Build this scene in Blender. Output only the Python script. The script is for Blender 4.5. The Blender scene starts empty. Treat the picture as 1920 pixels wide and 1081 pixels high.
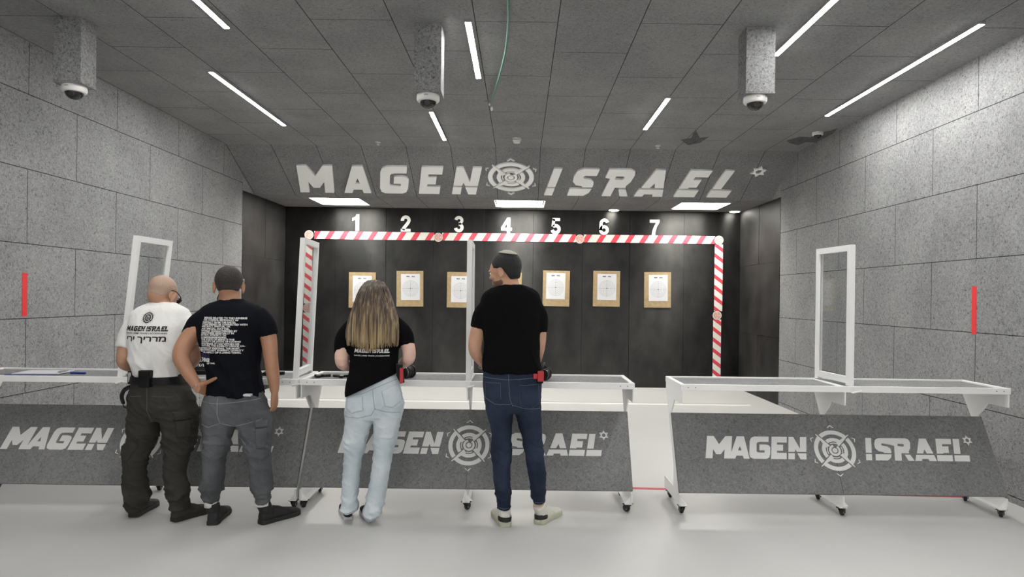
import bpy, bmesh, math, random
from mathutils import Vector, Matrix, noise
from mathutils.bvhtree import BVHTree

random.seed(7)
SC = bpy.context.scene
COL = SC.collection
PI = math.pi

# ------------------------------------------------------------------ camera, world, exposure
F = 1275.0                       # focal length in pixels of the 1920 px wide frame
EYE = 1.49
ROLL = 0.0127
cam_data = bpy.data.cameras.new('camera')
cam_data.sensor_width = 36.0
cam_data.lens = F / 1920 * 36.0
cam_data.shift_x = -15.0 / 1920
cam_data.shift_y = 16.5 / 1920
cam_data.clip_end = 60
cam = bpy.data.objects.new('camera', cam_data)
cam.matrix_world = Matrix.Translation((0, 0, EYE)) @ Matrix.Rotation(PI / 2, 4, 'X') @ Matrix.Rotation(ROLL, 4, 'Z')
COL.objects.link(cam)
SC.camera = cam

world = bpy.data.worlds.new('world')
world.use_nodes = True
world.node_tree.nodes['Background'].inputs[0].default_value = (0.5, 0.5, 0.5, 1)
world.node_tree.nodes['Background'].inputs[1].default_value = 0.02
SC.world = world

SC.view_settings.view_transform = 'Standard'
SC.view_settings.look = 'None'
SC.view_settings.gamma = 1
SC.view_settings.use_curve_mapping = False
SC.view_settings.exposure = 0.0
LED = 127.0                       # ceiling strip emission
PANEL_LIGHT = 38.0                # recessed lights by the back wall

# ------------------------------------------------------------------ room dimensions (metres)
XL, XR = -3.97, 3.70
YB = 11.44                       # steel back wall
YN = -3.2                        # wall behind the viewer
ZC = 3.485                       # ceiling
Y_CREASE, Y_FOLD, Z_SOFFIT = 9.075, 10.09, 2.965
Y_STEEL = 9.69


def at(px, py, d):
    """point of the photograph at distance d from the viewer, in metres"""
    u, v = px - 975.0, py - 557.0
    c, s = math.cos(ROLL), math.sin(ROLL)
    return Vector(((u * c + v * s) * d / F, d, EYE - (-u * s + v * c) * d / F))


def on_floor(px, py, z=0.0):
    u, v = px - 975.0, py - 557.0
    c, s = math.cos(ROLL), math.sin(ROLL)
    x, y = u * c + v * s, -u * s + v * c
    d = (EYE - z) * F / y
    return Vector((x * d / F, d, z))


# ------------------------------------------------------------------ materials
def new_mat(name):
    m = bpy.data.materials.new(name)
    m.use_nodes = True
    nt = m.node_tree
    return m, nt, nt.nodes['Principled BSDF']


def plain(name, col, rough=0.5, metal=0.0, spec=0.5, bump=0.0, bscale=40.0, vary=0.0, vscale=6.0):
    m, nt, b = new_mat(name)
    b.inputs['Base Color'].default_value = (*col, 1)
    b.inputs['Roughness'].default_value = rough
    b.inputs['Metallic'].default_value = metal
    b.inputs['Specular IOR Level'].default_value = spec
    geo = None
    if bump or vary:
        geo = nt.nodes.new('ShaderNodeNewGeometry')
    if vary:
        n = nt.nodes.new('ShaderNodeTexNoise')
        n.inputs['Scale'].default_value = vscale
        n.inputs['Detail'].default_value = 5
        nt.links.new(geo.outputs['Position'], n.inputs['Vector'])
        r = nt.nodes.new('ShaderNodeValToRGB')
        r.color_ramp.elements[0].position = 0.3
        r.color_ramp.elements[1].position = 0.7
        r.color_ramp.elements[0].color = (*[c * (1 - vary) for c in col], 1)
        r.color_ramp.elements[1].color = (*[min(1, c * (1 + vary)) for c in col], 1)
        nt.links.new(n.outputs[0], r.inputs[0])
        nt.links.new(r.outputs[0], b.inputs['Base Color'])
    if bump:
        n = nt.nodes.new('ShaderNodeTexNoise')
        n.inputs['Scale'].default_value = bscale
        n.inputs['Detail'].default_value = 3
        nt.links.new(geo.outputs['Position'], n.inputs['Vector'])
        bp = nt.nodes.new('ShaderNodeBump')
        bp.inputs['Strength'].default_value = bump
        bp.inputs['Distance'].default_value = 0.01
        nt.links.new(n.outputs[0], bp.inputs['Height'])
        nt.links.new(bp.outputs[0], b.inputs['Normal'])
    return m


def felt(name, base, spread, axes=None, offs=(0, 0), bw=1.2, fleck=1.0, joint=0.0035):
    """pressed fibre acoustic board: mottled grey with dark flecks, butt joints between boards"""
    m, nt, b = new_mat(name)
    N, L = nt.nodes.new, nt.links.new
    b.inputs['Roughness'].default_value = 0.95
    b.inputs['Specular IOR Level'].default_value = 0.1
    geo = N('ShaderNodeNewGeometry')
    n1 = N('ShaderNodeTexNoise'); n1.inputs['Scale'].default_value = 55; n1.inputs['Detail'].default_value = 4
    n1.inputs['Roughness'].default_value = 0.7; n1.inputs['Distortion'].default_value = 1.2
    n2 = N('ShaderNodeTexNoise'); n2.inputs['Scale'].default_value = 2.2; n2.inputs['Detail'].default_value = 3
    L(geo.outputs['Position'], n1.inputs['Vector']); L(geo.outputs['Position'], n2.inputs['Vector'])
    r = N('ShaderNodeValToRGB')
    e = r.color_ramp.elements
    lo, hi = base * (1 - spread), base * (1 + spread)
    e[0].position = 0.34; e[0].color = (lo * 0.55 * fleck, lo * 0.55 * fleck, lo * 0.57 * fleck, 1)
    e[1].position = 0.66; e[1].color = (hi, hi, hi * 1.01, 1)
    k = e.new(0.44); k.color = (base * 0.86, base * 0.86, base * 0.87, 1)
    L(n1.outputs[0], r.inputs[0])
    mx = N('ShaderNodeMix'); mx.data_type = 'RGBA'; mx.blend_type = 'MULTIPLY'; mx.inputs[0].default_value = 1
    r2 = N('ShaderNodeValToRGB')
    r2.color_ramp.elements[0].position = 0.3; r2.color_ramp.elements[0].color = (0.86, 0.86, 0.87, 1)
    r2.color_ramp.elements[1].position = 0.7; r2.color_ramp.elements[1].color = (1.05, 1.05, 1.04, 1)
    L(n2.outputs[0], r2.inputs[0])
    L(r.outputs[0], mx.inputs[6]); L(r2.outputs[0], mx.inputs[7])
    out = mx.outputs[2]
    if axes:
        sep = N('ShaderNodeSeparateXYZ'); L(geo.outputs['Position'], sep.inputs[0])
        cmb = N('ShaderNodeCombineXYZ')
        for i in (0, 1):
            a = N('ShaderNodeMath'); a.operation = 'SUBTRACT'; a.inputs[1].default_value = offs[i]
            L(sep.outputs[axes[i]], a.inputs[0]); L(a.outputs[0], cmb.inputs[i])
        br = N('ShaderNodeTexBrick')
        br.offset = 0.5; br.offset_frequency = 2
        br.inputs['Scale'].default_value = 1
        br.inputs['Mortar Size'].default_value = joint
        br.inputs['Mortar Smooth'].default_value = 0
        br.inputs['Brick Width'].default_value = bw
        br.inputs['Row Height'].default_value = 0.6
        br.inputs['Bias'].default_value = 0
        br.inputs['Color1'].default_value = (0.98, 0.98, 0.983, 1)
        br.inputs['Color2'].default_value = (1.02, 1.02, 1.018, 1)
        br.inputs['Mortar'].default_value = (0.16, 0.16, 0.16, 1)
        L(cmb.outputs[0], br.inputs['Vector'])
        m2 = N('ShaderNodeMix'); m2.data_type = 'RGBA'; m2.blend_type = 'MULTIPLY'; m2.inputs[0].default_value = 1
        L(out, m2.inputs[6]); L(br.outputs['Color'], m2.inputs[7])
        out = m2.outputs[2]
    L(out, b.inputs['Base Color'])
    bp = N('ShaderNodeBump'); bp.inputs['Strength'].default_value = 0.5; bp.inputs['Distance'].default_value = 0.004
    L(n1.outputs[0], bp.inputs['Height']); L(bp.outputs[0], b.inputs['Normal'])
    return m


def emitter(name, col, strength):
    m = bpy.data.materials.new(name); m.use_nodes = True
    nt = m.node_tree; nt.nodes.clear()
    e = nt.nodes.new('ShaderNodeEmission'); o = nt.nodes.new('ShaderNodeOutputMaterial')
    e.inputs[0].default_value = (*col, 1); e.inputs[1].default_value = strength
    nt.links.new(e.outputs[0], o.inputs[0])
    return m


def steel(name):
    m, nt, b = new_mat(name)
    N, L = nt.nodes.new, nt.links.new
    geo = N('ShaderNodeNewGeometry')
    mp = N('ShaderNodeMapping'); mp.inputs['Scale'].default_value = (1.0, 1.0, 0.55)
    L(geo.outputs['Position'], mp.inputs['Vector'])
    n = N('ShaderNodeTexNoise'); n.inputs['Scale'].default_value = 1.7; n.inputs['Detail'].default_value = 6
    n.inputs['Roughness'].default_value = 0.6
    L(mp.outputs[0], n.inputs['Vector'])
    r = N('ShaderNodeValToRGB')
    r.color_ramp.elements[0].position = 0.35; r.color_ramp.elements[0].color = (0.026, 0.026, 0.026, 1)
    r.color_ramp.elements[1].position = 0.75; r.color_ramp.elements[1].color = (0.075, 0.073, 0.070, 1)
    L(n.outputs[0], r.inputs[0]); L(r.outputs[0], b.inputs['Base Color'])
    r2 = N('ShaderNodeMapRange'); r2.inputs['To Min'].default_value = 0.40; r2.inputs['To Max'].default_value = 0.52
    L(n.outputs[0], r2.inputs[0]); L(r2.outputs[0], b.inputs['Roughness'])
    b.inputs['Specular IOR Level'].default_value = 0.5; b.inputs['Metallic'].default_value = 0.9
    tg = N('ShaderNodeCombineXYZ'); tg.inputs[2].default_value = 1.0      # sheets rolled sideways: highlights stretch up and down
    L(tg.outputs[0], b.inputs['Tangent']); b.inputs['Anisotropic'].default_value = 0.75
    bp = N('ShaderNodeBump'); bp.inputs['Strength'].default_value = 0.12; bp.inputs['Distance'].default_value = 0.02
    L(n.outputs[0], bp.inputs['Height']); L(bp.outputs[0], b.inputs['Normal'])
    return m


def striped(name, axis_sign=1.0, period=0.24, duty=0.40):
    """red diagonal stripes on white barrier tape"""
    m, nt, b = new_mat(name)
    N, L = nt.nodes.new, nt.links.new
    b.inputs['Roughness'].default_value = 0.45
    geo = N('ShaderNodeNewGeometry'); sep = N('ShaderNodeSeparateXYZ'); L(geo.outputs['Position'], sep.inputs[0])
    k = N('ShaderNodeMath'); k.operation = 'MULTIPLY'; k.inputs[1].default_value = axis_sign; L(sep.outputs[2], k.inputs[0])
    a = N('ShaderNodeMath'); a.operation = 'ADD'; L(sep.outputs[0], a.inputs[0]); L(k.outputs[0], a.inputs[1])
    dv = N('ShaderNodeMath'); dv.operation = 'DIVIDE'; dv.inputs[1].default_value = period; L(a.outputs[0], dv.inputs[0])
    ad = N('ShaderNodeMath'); ad.operation = 'ADD'; ad.inputs[1].default_value = 50; L(dv.outputs[0], ad.inputs[0])
    fr = N('ShaderNodeMath'); fr.operation = 'FRACT'; L(ad.outputs[0], fr.inputs[0])
    lt = N('ShaderNodeMath'); lt.operation = 'LESS_THAN'; lt.inputs[1].default_value = duty; L(fr.outputs[0], lt.inputs[0])
    mx = N('ShaderNodeMix'); mx.data_type = 'RGBA'
    mx.inputs[6].default_value = (0.80, 0.78, 0.72, 1); mx.inputs[7].default_value = (0.72, 0.06, 0.09, 1)
    L(lt.outputs[0], mx.inputs[0]); L(mx.outputs[2], b.inputs['Base Color'])
    return m


def pane_mat():
    m = bpy.data.materials.new('clear_acrylic'); m.use_nodes = True
    nt = m.node_tree; nt.nodes.clear()
    o = nt.nodes.new('ShaderNodeOutputMaterial'); t = nt.nodes.new('ShaderNodeBsdfTransparent'); g = nt.nodes.new('ShaderNodeBsdfGlossy')
    t.inputs[0].default_value = (0.95, 0.96, 0.96, 1); g.inputs['Roughness'].default_value = 0.04
    lw = nt.nodes.new('ShaderNodeLayerWeight'); pw = nt.nodes.new('ShaderNodeMath'); pw.operation = 'POWER'; pw.inputs[1].default_value = 5
    fr = nt.nodes.new('ShaderNodeMath'); fr.operation = 'MULTIPLY_ADD'; fr.inputs[1].default_value = 0.9; fr.inputs[2].default_value = 0.045
    nt.links.new(lw.outputs['Facing'], pw.inputs[0]); nt.links.new(pw.outputs[0], fr.inputs[0])
    mx = nt.nodes.new('ShaderNodeMixShader')
    nt.links.new(fr.outputs[0], mx.inputs[0]); nt.links.new(t.outputs[0], mx.inputs[1]); nt.links.new(g.outputs[0], mx.inputs[2])
    nt.links.new(mx.outputs[0], o.inputs[0])
    return m


def hair_mat():
    m, nt, b = new_mat('long_dyed_hair')
    N, L = nt.nodes.new, nt.links.new
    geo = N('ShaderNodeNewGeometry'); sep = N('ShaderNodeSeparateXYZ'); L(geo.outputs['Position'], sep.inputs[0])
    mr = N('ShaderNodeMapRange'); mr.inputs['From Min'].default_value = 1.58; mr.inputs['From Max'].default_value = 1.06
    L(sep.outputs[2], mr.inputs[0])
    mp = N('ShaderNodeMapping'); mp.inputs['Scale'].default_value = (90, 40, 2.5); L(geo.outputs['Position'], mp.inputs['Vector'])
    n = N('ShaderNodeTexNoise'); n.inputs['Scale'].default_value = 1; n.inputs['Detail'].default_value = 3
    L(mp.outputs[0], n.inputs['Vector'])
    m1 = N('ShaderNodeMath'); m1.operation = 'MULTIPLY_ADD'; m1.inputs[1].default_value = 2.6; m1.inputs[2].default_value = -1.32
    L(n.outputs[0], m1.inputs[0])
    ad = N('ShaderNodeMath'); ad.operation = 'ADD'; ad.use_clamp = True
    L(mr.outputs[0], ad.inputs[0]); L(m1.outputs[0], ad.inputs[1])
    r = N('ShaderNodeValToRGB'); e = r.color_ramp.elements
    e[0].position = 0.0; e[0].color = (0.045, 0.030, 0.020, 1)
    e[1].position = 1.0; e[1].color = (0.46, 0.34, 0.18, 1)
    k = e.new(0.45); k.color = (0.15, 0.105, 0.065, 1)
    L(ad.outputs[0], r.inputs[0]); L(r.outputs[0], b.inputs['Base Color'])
    b.inputs['Roughness'].default_value = 0.42
    return m


def denim(name, col, fade, fade_amt):
    m, nt, b = new_mat(name)
    N, L = nt.nodes.new, nt.links.new
    geo = N('ShaderNodeNewGeometry')
    n = N('ShaderNodeTexNoise'); n.inputs['Scale'].default_value = 5; n.inputs['Detail'].default_value = 4
    w = N('ShaderNodeTexNoise'); w.inputs['Scale'].default_value = 180; w.inputs['Detail'].default_value = 2
    L(geo.outputs['Position'], n.inputs['Vector']); L(geo.outputs['Position'], w.inputs['Vector'])
    a = N('ShaderNodeMath'); a.operation = 'MULTIPLY_ADD'; a.inputs[1].default_value = 0.35
    L(w.outputs[0], a.inputs[0]); L(n.outputs[0], a.inputs[2])
    r = N('ShaderNodeValToRGB')
    r.color_ramp.elements[0].position = 0.5; r.color_ramp.elements[0].color = (*col, 1)
    r.color_ramp.elements[1].position = 0.5 + fade_amt; r.color_ramp.elements[1].color = (*fade, 1)
    L(a.outputs[0], r.inputs[0]); L(r.outputs[0], b.inputs['Base Color'])
    b.inputs['Roughness'].default_value = 0.9; b.inputs['Specular IOR Level'].default_value = 0.2
    return m


M = dict(
    wall_l=felt('felt_left', 0.31, 0.30, (1, 2), (0.667, 0.07)),
    wall_r=felt('felt_right', 0.285, 0.30, (1, 2), (0.72, 0.05)),
    ceil=felt('felt_ceiling', 0.285, 0.15, (1, 0), (4.93 - 6.0, 0.25 - 6.0), fleck=1.25),
    slope=felt('felt_slope', 0.24, 0.20, (1, 0), (-20.0, 0.25 - 6.0), bw=300),
    near=felt('felt_near', 0.35, 0.3),
    column=felt('felt_column', 0.25, 0.4),
    panel=felt('felt_panel', 0.255, 0.16, fleck=1.25),
    tray=felt('felt_tray', 0.27, 0.16, fleck=1.4),
    steel=steel('blackened_steel'),
    stain=plain('damp_stain', (0.11, 0.11, 0.112), 0.95, spec=0.1, vary=0.4, vscale=40),
    steel_side=plain('blackened_steel_return', (0.020, 0.020, 0.0195), 0.55, spec=0.3, vary=0.6, vscale=2.5),
    floor=plain('epoxy_floor', (0.63, 0.625, 0.61), 0.38, spec=0.4, vary=0.03, vscale=0.8),
    painted=plain('white_painted_wall', (0.84, 0.84, 0.83), 0.8),
    gap=plain('floor_gap', (0.22, 0.21, 0.19), 0.8),
    white=plain('white_powder_coat', (0.93, 0.93, 0.915), 0.38),
    sign=plain('white_sign_board', (0.95, 0.95, 0.93), 0.5),
    stencil=plain('white_paint', (0.88, 0.88, 0.86), 0.7),
    bright=plain('white_number', (0.95, 0.95, 0.91), 0.5),
    red=plain('red_tape', (0.80, 0.035, 0.04), 0.5),
    floorred=plain('red_floor_tape', (0.62, 0.07, 0.09), 0.5),
    tape_h=striped('barrier_tape', -0.62),
    tape_v=striped('barrier_tape_upright', 1.35),
    sticker=plain('cream_sticker', (0.78, 0.74, 0.66), 0.5),
    ringred=plain('ring_print', (0.55, 0.12, 0.10), 0.5),
    card=plain('cardboard', (0.38, 0.28, 0.155), 0.85, vary=0.12, vscale=20),
    paper=plain('paper', (0.66, 0.66, 0.675), 0.7),
    ink=plain('grey_ink', (0.28, 0.28, 0.30), 0.7),
    ink2=plain('dark_ink', (0.03, 0.03, 0.035), 0.7),
    tyre=plain('black_rubber', (0.012, 0.012, 0.012), 0.5),
    hub=plain('grey_hub', (0.45, 0.45, 0.45), 0.4),
    bracket=plain('black_bracket', (0.02, 0.02, 0.02), 0.4),
    bolt=plain('steel_bolt', (0.35, 0.35, 0.35), 0.4, 0.8),
    pane=pane_mat(),
    led=emitter('led_strip', (1.0, 0.99, 0.965), LED),
    lamp=emitter('panel_light', (1.0, 0.98, 0.91), PANEL_LIGHT),
    spot=emitter('small_downlight', (1.0, 0.97, 0.88), 60.0),
    alu=plain('aluminium', (0.5, 0.5, 0.5), 0.4, 0.6),
    dome=plain('smoked_dome', (0.015, 0.015, 0.017), 0.08),
    camwhite=plain('camera_white', (0.75, 0.74, 0.71), 0.4),
    green=plain('green_cable', (0.08, 0.22, 0.18), 0.5),
    black=plain('black_plastic', (0.006, 0.006, 0.0065), 0.35, spec=0.35),
    gun=plain('gun_black', (0.005, 0.005, 0.0055), 0.5, spec=0.25),
    blue=plain('blue_plastic', (0.03, 0.06, 0.30), 0.45),
    redplastic=plain('red_plastic', (0.45, 0.02, 0.03), 0.45),
    skin_a=plain('skin_tan', (0.48, 0.265, 0.17), 0.5, vary=0.08, vscale=14),
    skin_b=plain('skin_olive', (0.42, 0.215, 0.13), 0.5, vary=0.08, vscale=14),
    skin_c=plain('skin_fair', (0.76, 0.50, 0.40), 0.5, vary=0.05, vscale=14),
    skin_d=plain('skin_light_tan', (0.54, 0.30, 0.20), 0.5, vary=0.07, vscale=14),
    whitetee=plain('white_cotton', (0.80, 0.79, 0.77), 0.9, spec=0.2, bump=0.12, bscale=60),
    navytee=plain('dark_navy_cotton', (0.0065, 0.0072, 0.011), 0.9, spec=0.08, bump=0.12, bscale=60),
    blacktee=plain('black_cotton', (0.0042, 0.0042, 0.0052), 0.9, spec=0.08, bump=0.12, bscale=60),
    olive=plain('olive_ripstop', (0.042, 0.040, 0.035), 0.9, spec=0.2, vary=0.12, vscale=9, bump=0.15, bscale=25),
    greyjean=denim('grey_denim', (0.075, 0.078, 0.085), (0.15, 0.155, 0.165), 0.5),
    bluejean=denim('dark_blue_denim', (0.013, 0.019, 0.036), (0.034, 0.048, 0.082), 0.45),
    palejean=denim('pale_blue_denim', (0.52, 0.595, 0.645), (0.70, 0.755, 0.79), 0.4),
    stitch_pale=plain('pale_stitching', (0.30, 0.32, 0.36), 0.9),
    stitch_blue=plain('slate_stitching', (0.24, 0.30, 0.38), 0.9),
    stitch_dark=plain('dark_stitching', (0.14, 0.18, 0.23), 0.9),
    shaved=plain('shaved_stubble', (0.42, 0.29, 0.22), 0.6, bump=0.3, bscale=260),
    hair_dark=plain('dark_brown_hair', (0.028, 0.021, 0.017), 0.65, bump=0.8, bscale=120),
    hair_black=plain('black_hair', (0.007, 0.007, 0.008), 0.6, bump=0.8, bscale=110),
    stubble=plain('beard_stubble', (0.14, 0.08, 0.055), 0.8, bump=0.6, bscale=160),
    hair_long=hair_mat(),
    kippah=plain('cream_knit', (0.62, 0.60, 0.50), 0.9, bump=0.9, bscale=220),
    eye=plain('eye_white', (0.8, 0.79, 0.76), 0.2),
    boot=plain('black_boot', (0.016, 0.016, 0.017), 0.7, vary=0.3, vscale=25, bump=0.3, bscale=40),
    boot_olive=plain('dark_olive_boot', (0.040, 0.037, 0.032), 0.75, vary=0.3, vscale=25, bump=0.3, bscale=40),
    sole=plain('black_sole', (0.022, 0.022, 0.022), 0.75),
    cream=plain('cream_mesh', (0.74, 0.72, 0.64), 0.8, bump=0.4, bscale=90),
    creamsole=plain('pale_green_sole', (0.50, 0.51, 0.40), 0.7),
    leather=plain('black_leather', (0.006, 0.006, 0.0065), 0.5, spec=0.2),
    sock=plain('white_sock', (0.72, 0.71, 0.68), 0.9),
    print_dark=plain('black_print', (0.02, 0.02, 0.022), 0.8),
    print_white=plain('white_print', (0.70, 0.70, 0.70), 0.8),
    print_navy=plain('navy_print', (0.016, 0.020, 0.075), 0.8),
    silver=plain('silver', (0.6, 0.6, 0.6), 0.25, 1.0),
)


# ------------------------------------------------------------------ object helpers
def tag(o, label=None, cat=None, group=None, kind=None):
    if label: o['label'] = label
    if cat: o['category'] = cat
    if group: o['group'] = group
    if kind: o['kind'] = kind
    return o


def thing(name, label, cat, loc=(0, 0, 0), group=None):
    o = bpy.data.objects.new(name, None)
    o.empty_display_size = 0.1
    COL.objects.link(o)
    o.location = loc
    return tag(o, label, cat, group)


def world_inverse(o):
    m = Matrix.Identity(4)
    while o is not None:
        m = (o.matrix_parent_inverse @ o.matrix_basis if o.parent else o.matrix_basis) @ m
        o = o.parent
    return m.inverted()


def obj(name, mesh, mat, parent=None, smooth=False, label=None):
    """link a bmesh or mesh given in world coordinates; a parent keeps it where it is"""
    if isinstance(mesh, bmesh.types.BMesh):
        bm = mesh
        bmesh.ops.recalc_face_normals(bm, faces=bm.faces)
        me = bpy.data.meshes.new(name)
        bm.to_mesh(me); bm.free()
    else:
        me = mesh
    me.materials.clear()
    me.materials.append(mat)
    if smooth:
        for p in me.polygons: p.use_smooth = True
    o = bpy.data.objects.new(name, me)
    COL.objects.link(o)
    if parent:
        o.parent = parent
        o.matrix_parent_inverse = world_inverse(parent)
    else:
        vs = me.vertices
        if len(vs):
            c = Vector(((min(v.co.x for v in vs) + max(v.co.x for v in vs)) / 2, (min(v.co.y for v in vs) + max(v.co.y for v in vs)) / 2, min(v.co.z for v in vs)))
            me.transform(Matrix.Translation(-c)); o.location = c
    if label: o['label'] = label
    return o


def shade_auto(o, deg=35):
    me = o.data
    for p in me.polygons: p.use_smooth = True
    bm = bmesh.new(); bm.from_mesh(me)
    for e in bm.edges:
        e.smooth = not (len(e.link_faces) == 2 and e.calc_face_angle(0) > math.radians(deg))
    bm.to_mesh(me); bm.free()
    return o


def copy_tree(o, delta, parent=None):
    c = o.copy(); COL.objects.link(c)
    if parent is None: c.location = o.location + Vector(delta)
    else: c.parent = parent
    for ch in list(o.children): copy_tree(ch, delta, c)
    return c


def box(bm, x0, x1, y0, y1, z0, z1, bevel=0.0):
    r = bmesh.ops.create_cube(bm, size=1)
    vs = r['verts']
    for v in vs:
        v.co = Vector((x0 + (v.co.x + .5) * (x1 - x0), y0 + (v.co.y + .5) * (y1 - y0), z0 + (v.co.z + .5) * (z1 - z0)))
    if bevel:
        es = list({e for v in vs for e in v.link_edges})
        bmesh.ops.bevel(bm, geom=es, offset=bevel, segments=2, affect='EDGES', profile=0.5)
    return vs


def prism(bm, pts, d):
    """extrude a closed 3-D polygon along vector d"""
    d = Vector(d)
    a = [bm.verts.new(Vector(p)) for p in pts]
    b = [bm.verts.new(Vector(p) + d) for p in pts]
    n = len(a)
    bm.faces.new(a); bm.faces.new(list(reversed(b)))
    for i in range(n):
        bm.faces.new([a[i], b[i], b[(i + 1) % n], a[(i + 1) % n]])


def loft(bm, rings, cap=True):
    vr = [[bm.verts.new(p) for p in r] for r in rings]
    n = len(vr[0])
    for a, b in zip(vr, vr[1:]):
        for i in range(n):
            bm.faces.new([a[i], a[(i + 1) % n], b[(i + 1) % n], b[i]])
    if cap:
        bm.faces.new(list(reversed(vr[0]))); bm.faces.new(vr[-1])
    return vr


def ering(c, ax, ay, n=28, p=2.0):
    out = []
    for i in range(n):
        t = 2 * PI * i / n
        cx, sy = math.cos(t), math.sin(t)
        out.append(Vector(c) + Vector(ax) * math.copysign(abs(cx) ** (2 / p), cx) + Vector(ay) * math.copysign(abs(sy) ** (2 / p), sy))
    return out


def catmull(pts, rad, sub=5):
    P = [Vector(p) for p in pts]
    o, r = [], []
    for i in range(len(P) - 1):
        p0, p1, p2, p3 = P[max(i - 1, 0)], P[i], P[i + 1], P[min(i + 2, len(P) - 1)]
        for k in range(sub):
            t = k / sub
            o.append(0.5 * ((2 * p1) + (p2 - p0) * t + (2 * p0 - 5 * p1 + 4 * p2 - p3) * t * t + (3 * p1 - p0 - 3 * p2 + p3) * t ** 3))
            r.append(rad[i] + (rad[i + 1] - rad[i]) * t)
    o.append(P[-1]); r.append(rad[-1])
    return o, r


def tube(bm, pts, rad, n=16, sub=5, round_ends=True, flat=1.0, up=None):
    if not hasattr(rad, '__len__'): rad = [rad] * len(pts)
    P, R = catmull(pts, rad, sub) if sub > 1 else ([Vector(p) for p in pts], list(rad))
    rings = []
    prev = None
    for i, p in enumerate(P):
        t = (P[min(i + 1, len(P) - 1)] - P[max(i - 1, 0)])
        if t.length < 1e-9: t = Vector((0, 0, 1))
        t.normalize()
        if prev is None:
            a = Vector(up) if up else (Vector((0, 1, 0)) if abs(t.y) < 0.9 else Vector((1, 0, 0)))
        else:
            a = prev
        a = (a - t * a.dot(t)).normalized(); prev = a
        b = t.cross(a)
        if i == 0 and round_ends:
            for q in (0.95, 0.6):
                rings.append(ering(p - t * R[0] * math.sin(q * PI / 2) * 0.9, a * R[0] * math.cos(q * PI / 2) * flat, b * R[0] * math.cos(q * PI / 2), n))
        rings.append(ering(p, a * R[i] * flat, b * R[i], n))
        if i == len(P) - 1 and round_ends:
            for q in (0.6, 0.95):
                rings.append(ering(p + t * R[-1] * math.sin(q * PI / 2) * 0.9, a * R[-1] * math.cos(q * PI / 2) * flat, b * R[-1] * math.cos(q * PI / 2), n))
    return loft(bm, rings)


def ellipsoid(bm, mat4, c, r, u=20, v=14):
    m = mat4 @ Matrix.Translation(c) @ Matrix.Diagonal((*r, 1))
    bmesh.ops.create_uvsphere(bm, u_segments=u, v_segments=v, radius=1, matrix=m)


def cyl(bm, c, axis, r, h, n=24, r2=None):
    axis = Vector(axis).normalized()
    rot = Vector((0, 0, 1)).rotation_difference(axis).to_matrix().to_4x4()
    bmesh.ops.create_cone(bm, cap_ends=True, segments=n, radius1=r, radius2=r if r2 is None else r2, depth=h, matrix=Matrix.Translation(c) @ rot)


def evaluated_mesh(ob):
    dg = bpy.context.evaluated_depsgraph_get()
    return bpy.data.meshes.new_from_object(ob.evaluated_get(dg))


def fuse(bm, voxel, smooth=4, fac=0.5):
    """one continuous skin around overlapping closed shapes"""
    me = bpy.data.meshes.new('fuse')
    bmesh.ops.recalc_face_normals(bm, faces=bm.faces)
    bm.to_mesh(me); bm.free()
    o = bpy.data.objects.new('fuse', me); COL.objects.link(o)
    r = o.modifiers.new('r', 'REMESH'); r.mode = 'VOXEL'; r.voxel_size = voxel; r.use_smooth_shade = True
    if smooth:
        s = o.modifiers.new('s', 'SMOOTH'); s.iterations = smooth; s.factor = fac
    out = evaluated_mesh(o)
    bpy.data.objects.remove(o); bpy.data.meshes.remove(me)
    return out


def displace(me, fn):
    me.update()
    nrm = [v.normal.copy() for v in me.vertices]
    for v, n in zip(me.vertices, nrm):
        v.co = v.co + n * fn(v.co, n)
    me.update()


def bvh_of(me):
    return BVHTree.FromPolygons([v.co.copy() for v in me.vertices], [tuple(p.vertices) for p in me.polygons])


# ------------------------------------------------------------------ flat shapes: lettering, rings, emblems
def flat(polys, thick, res=0):
    """2-D outlines (even-odd, holes allowed) extruded to a mesh lying in XY"""
    cu = bpy.data.curves.new('f', 'CURVE'); cu.dimensions = '2D'; cu.fill_mode = 'BOTH'; cu.extrude = thick / 2
    for p in polys:
        s = cu.splines.new('POLY'); s.points.add(len(p) - 1); s.use_cyclic_u = True
        for q, (x, y) in zip(s.points, p): q.co = (x, y, 0, 1)
    o = bpy.data.objects.new('f', cu); COL.objects.link(o)
    me = evaluated_mesh(o)
    bpy.data.objects.remove(o); bpy.data.curves.remove(cu)
    return me


def flat_each(polys, thick):
    return join_to_mesh([flat([p], thick) for p in polys])


def join_to_mesh(ms):
    bm = bmesh.new()
    for m in ms: bm.from_mesh(m); bpy.data.meshes.remove(m)
    me = bpy.data.meshes.new('j'); bm.to_mesh(me); bm.free()
    return me


def text_mesh(s, width=None, height=None, bold=0.03, thick=0.0, spacing=1.0):
    cu = bpy.data.curves.new('t', 'FONT'); cu.body = s; cu.offset = bold; cu.resolution_u = 2; cu.space_character = spacing
    cu.extrude = 0
    o = bpy.data.objects.new('t', cu); COL.objects.link(o)
    me = evaluated_mesh(o)
    bpy.data.objects.remove(o); bpy.data.curves.remove(cu)
    xs = [v.co.x for v in me.vertices]; ys = [v.co.y for v in me.vertices]
    x0, x1, y0, y1 = min(xs), max(xs), min(ys), max(ys)
    sx = (width / (x1 - x0)) if width else height / (y1 - y0)
    sy = (height / (y1 - y0)) if height else sx
    for v in me.vertices: v.co = Vector(((v.co.x - x0) * sx, (v.co.y - y0) * sy, 0))
    return me


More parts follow.
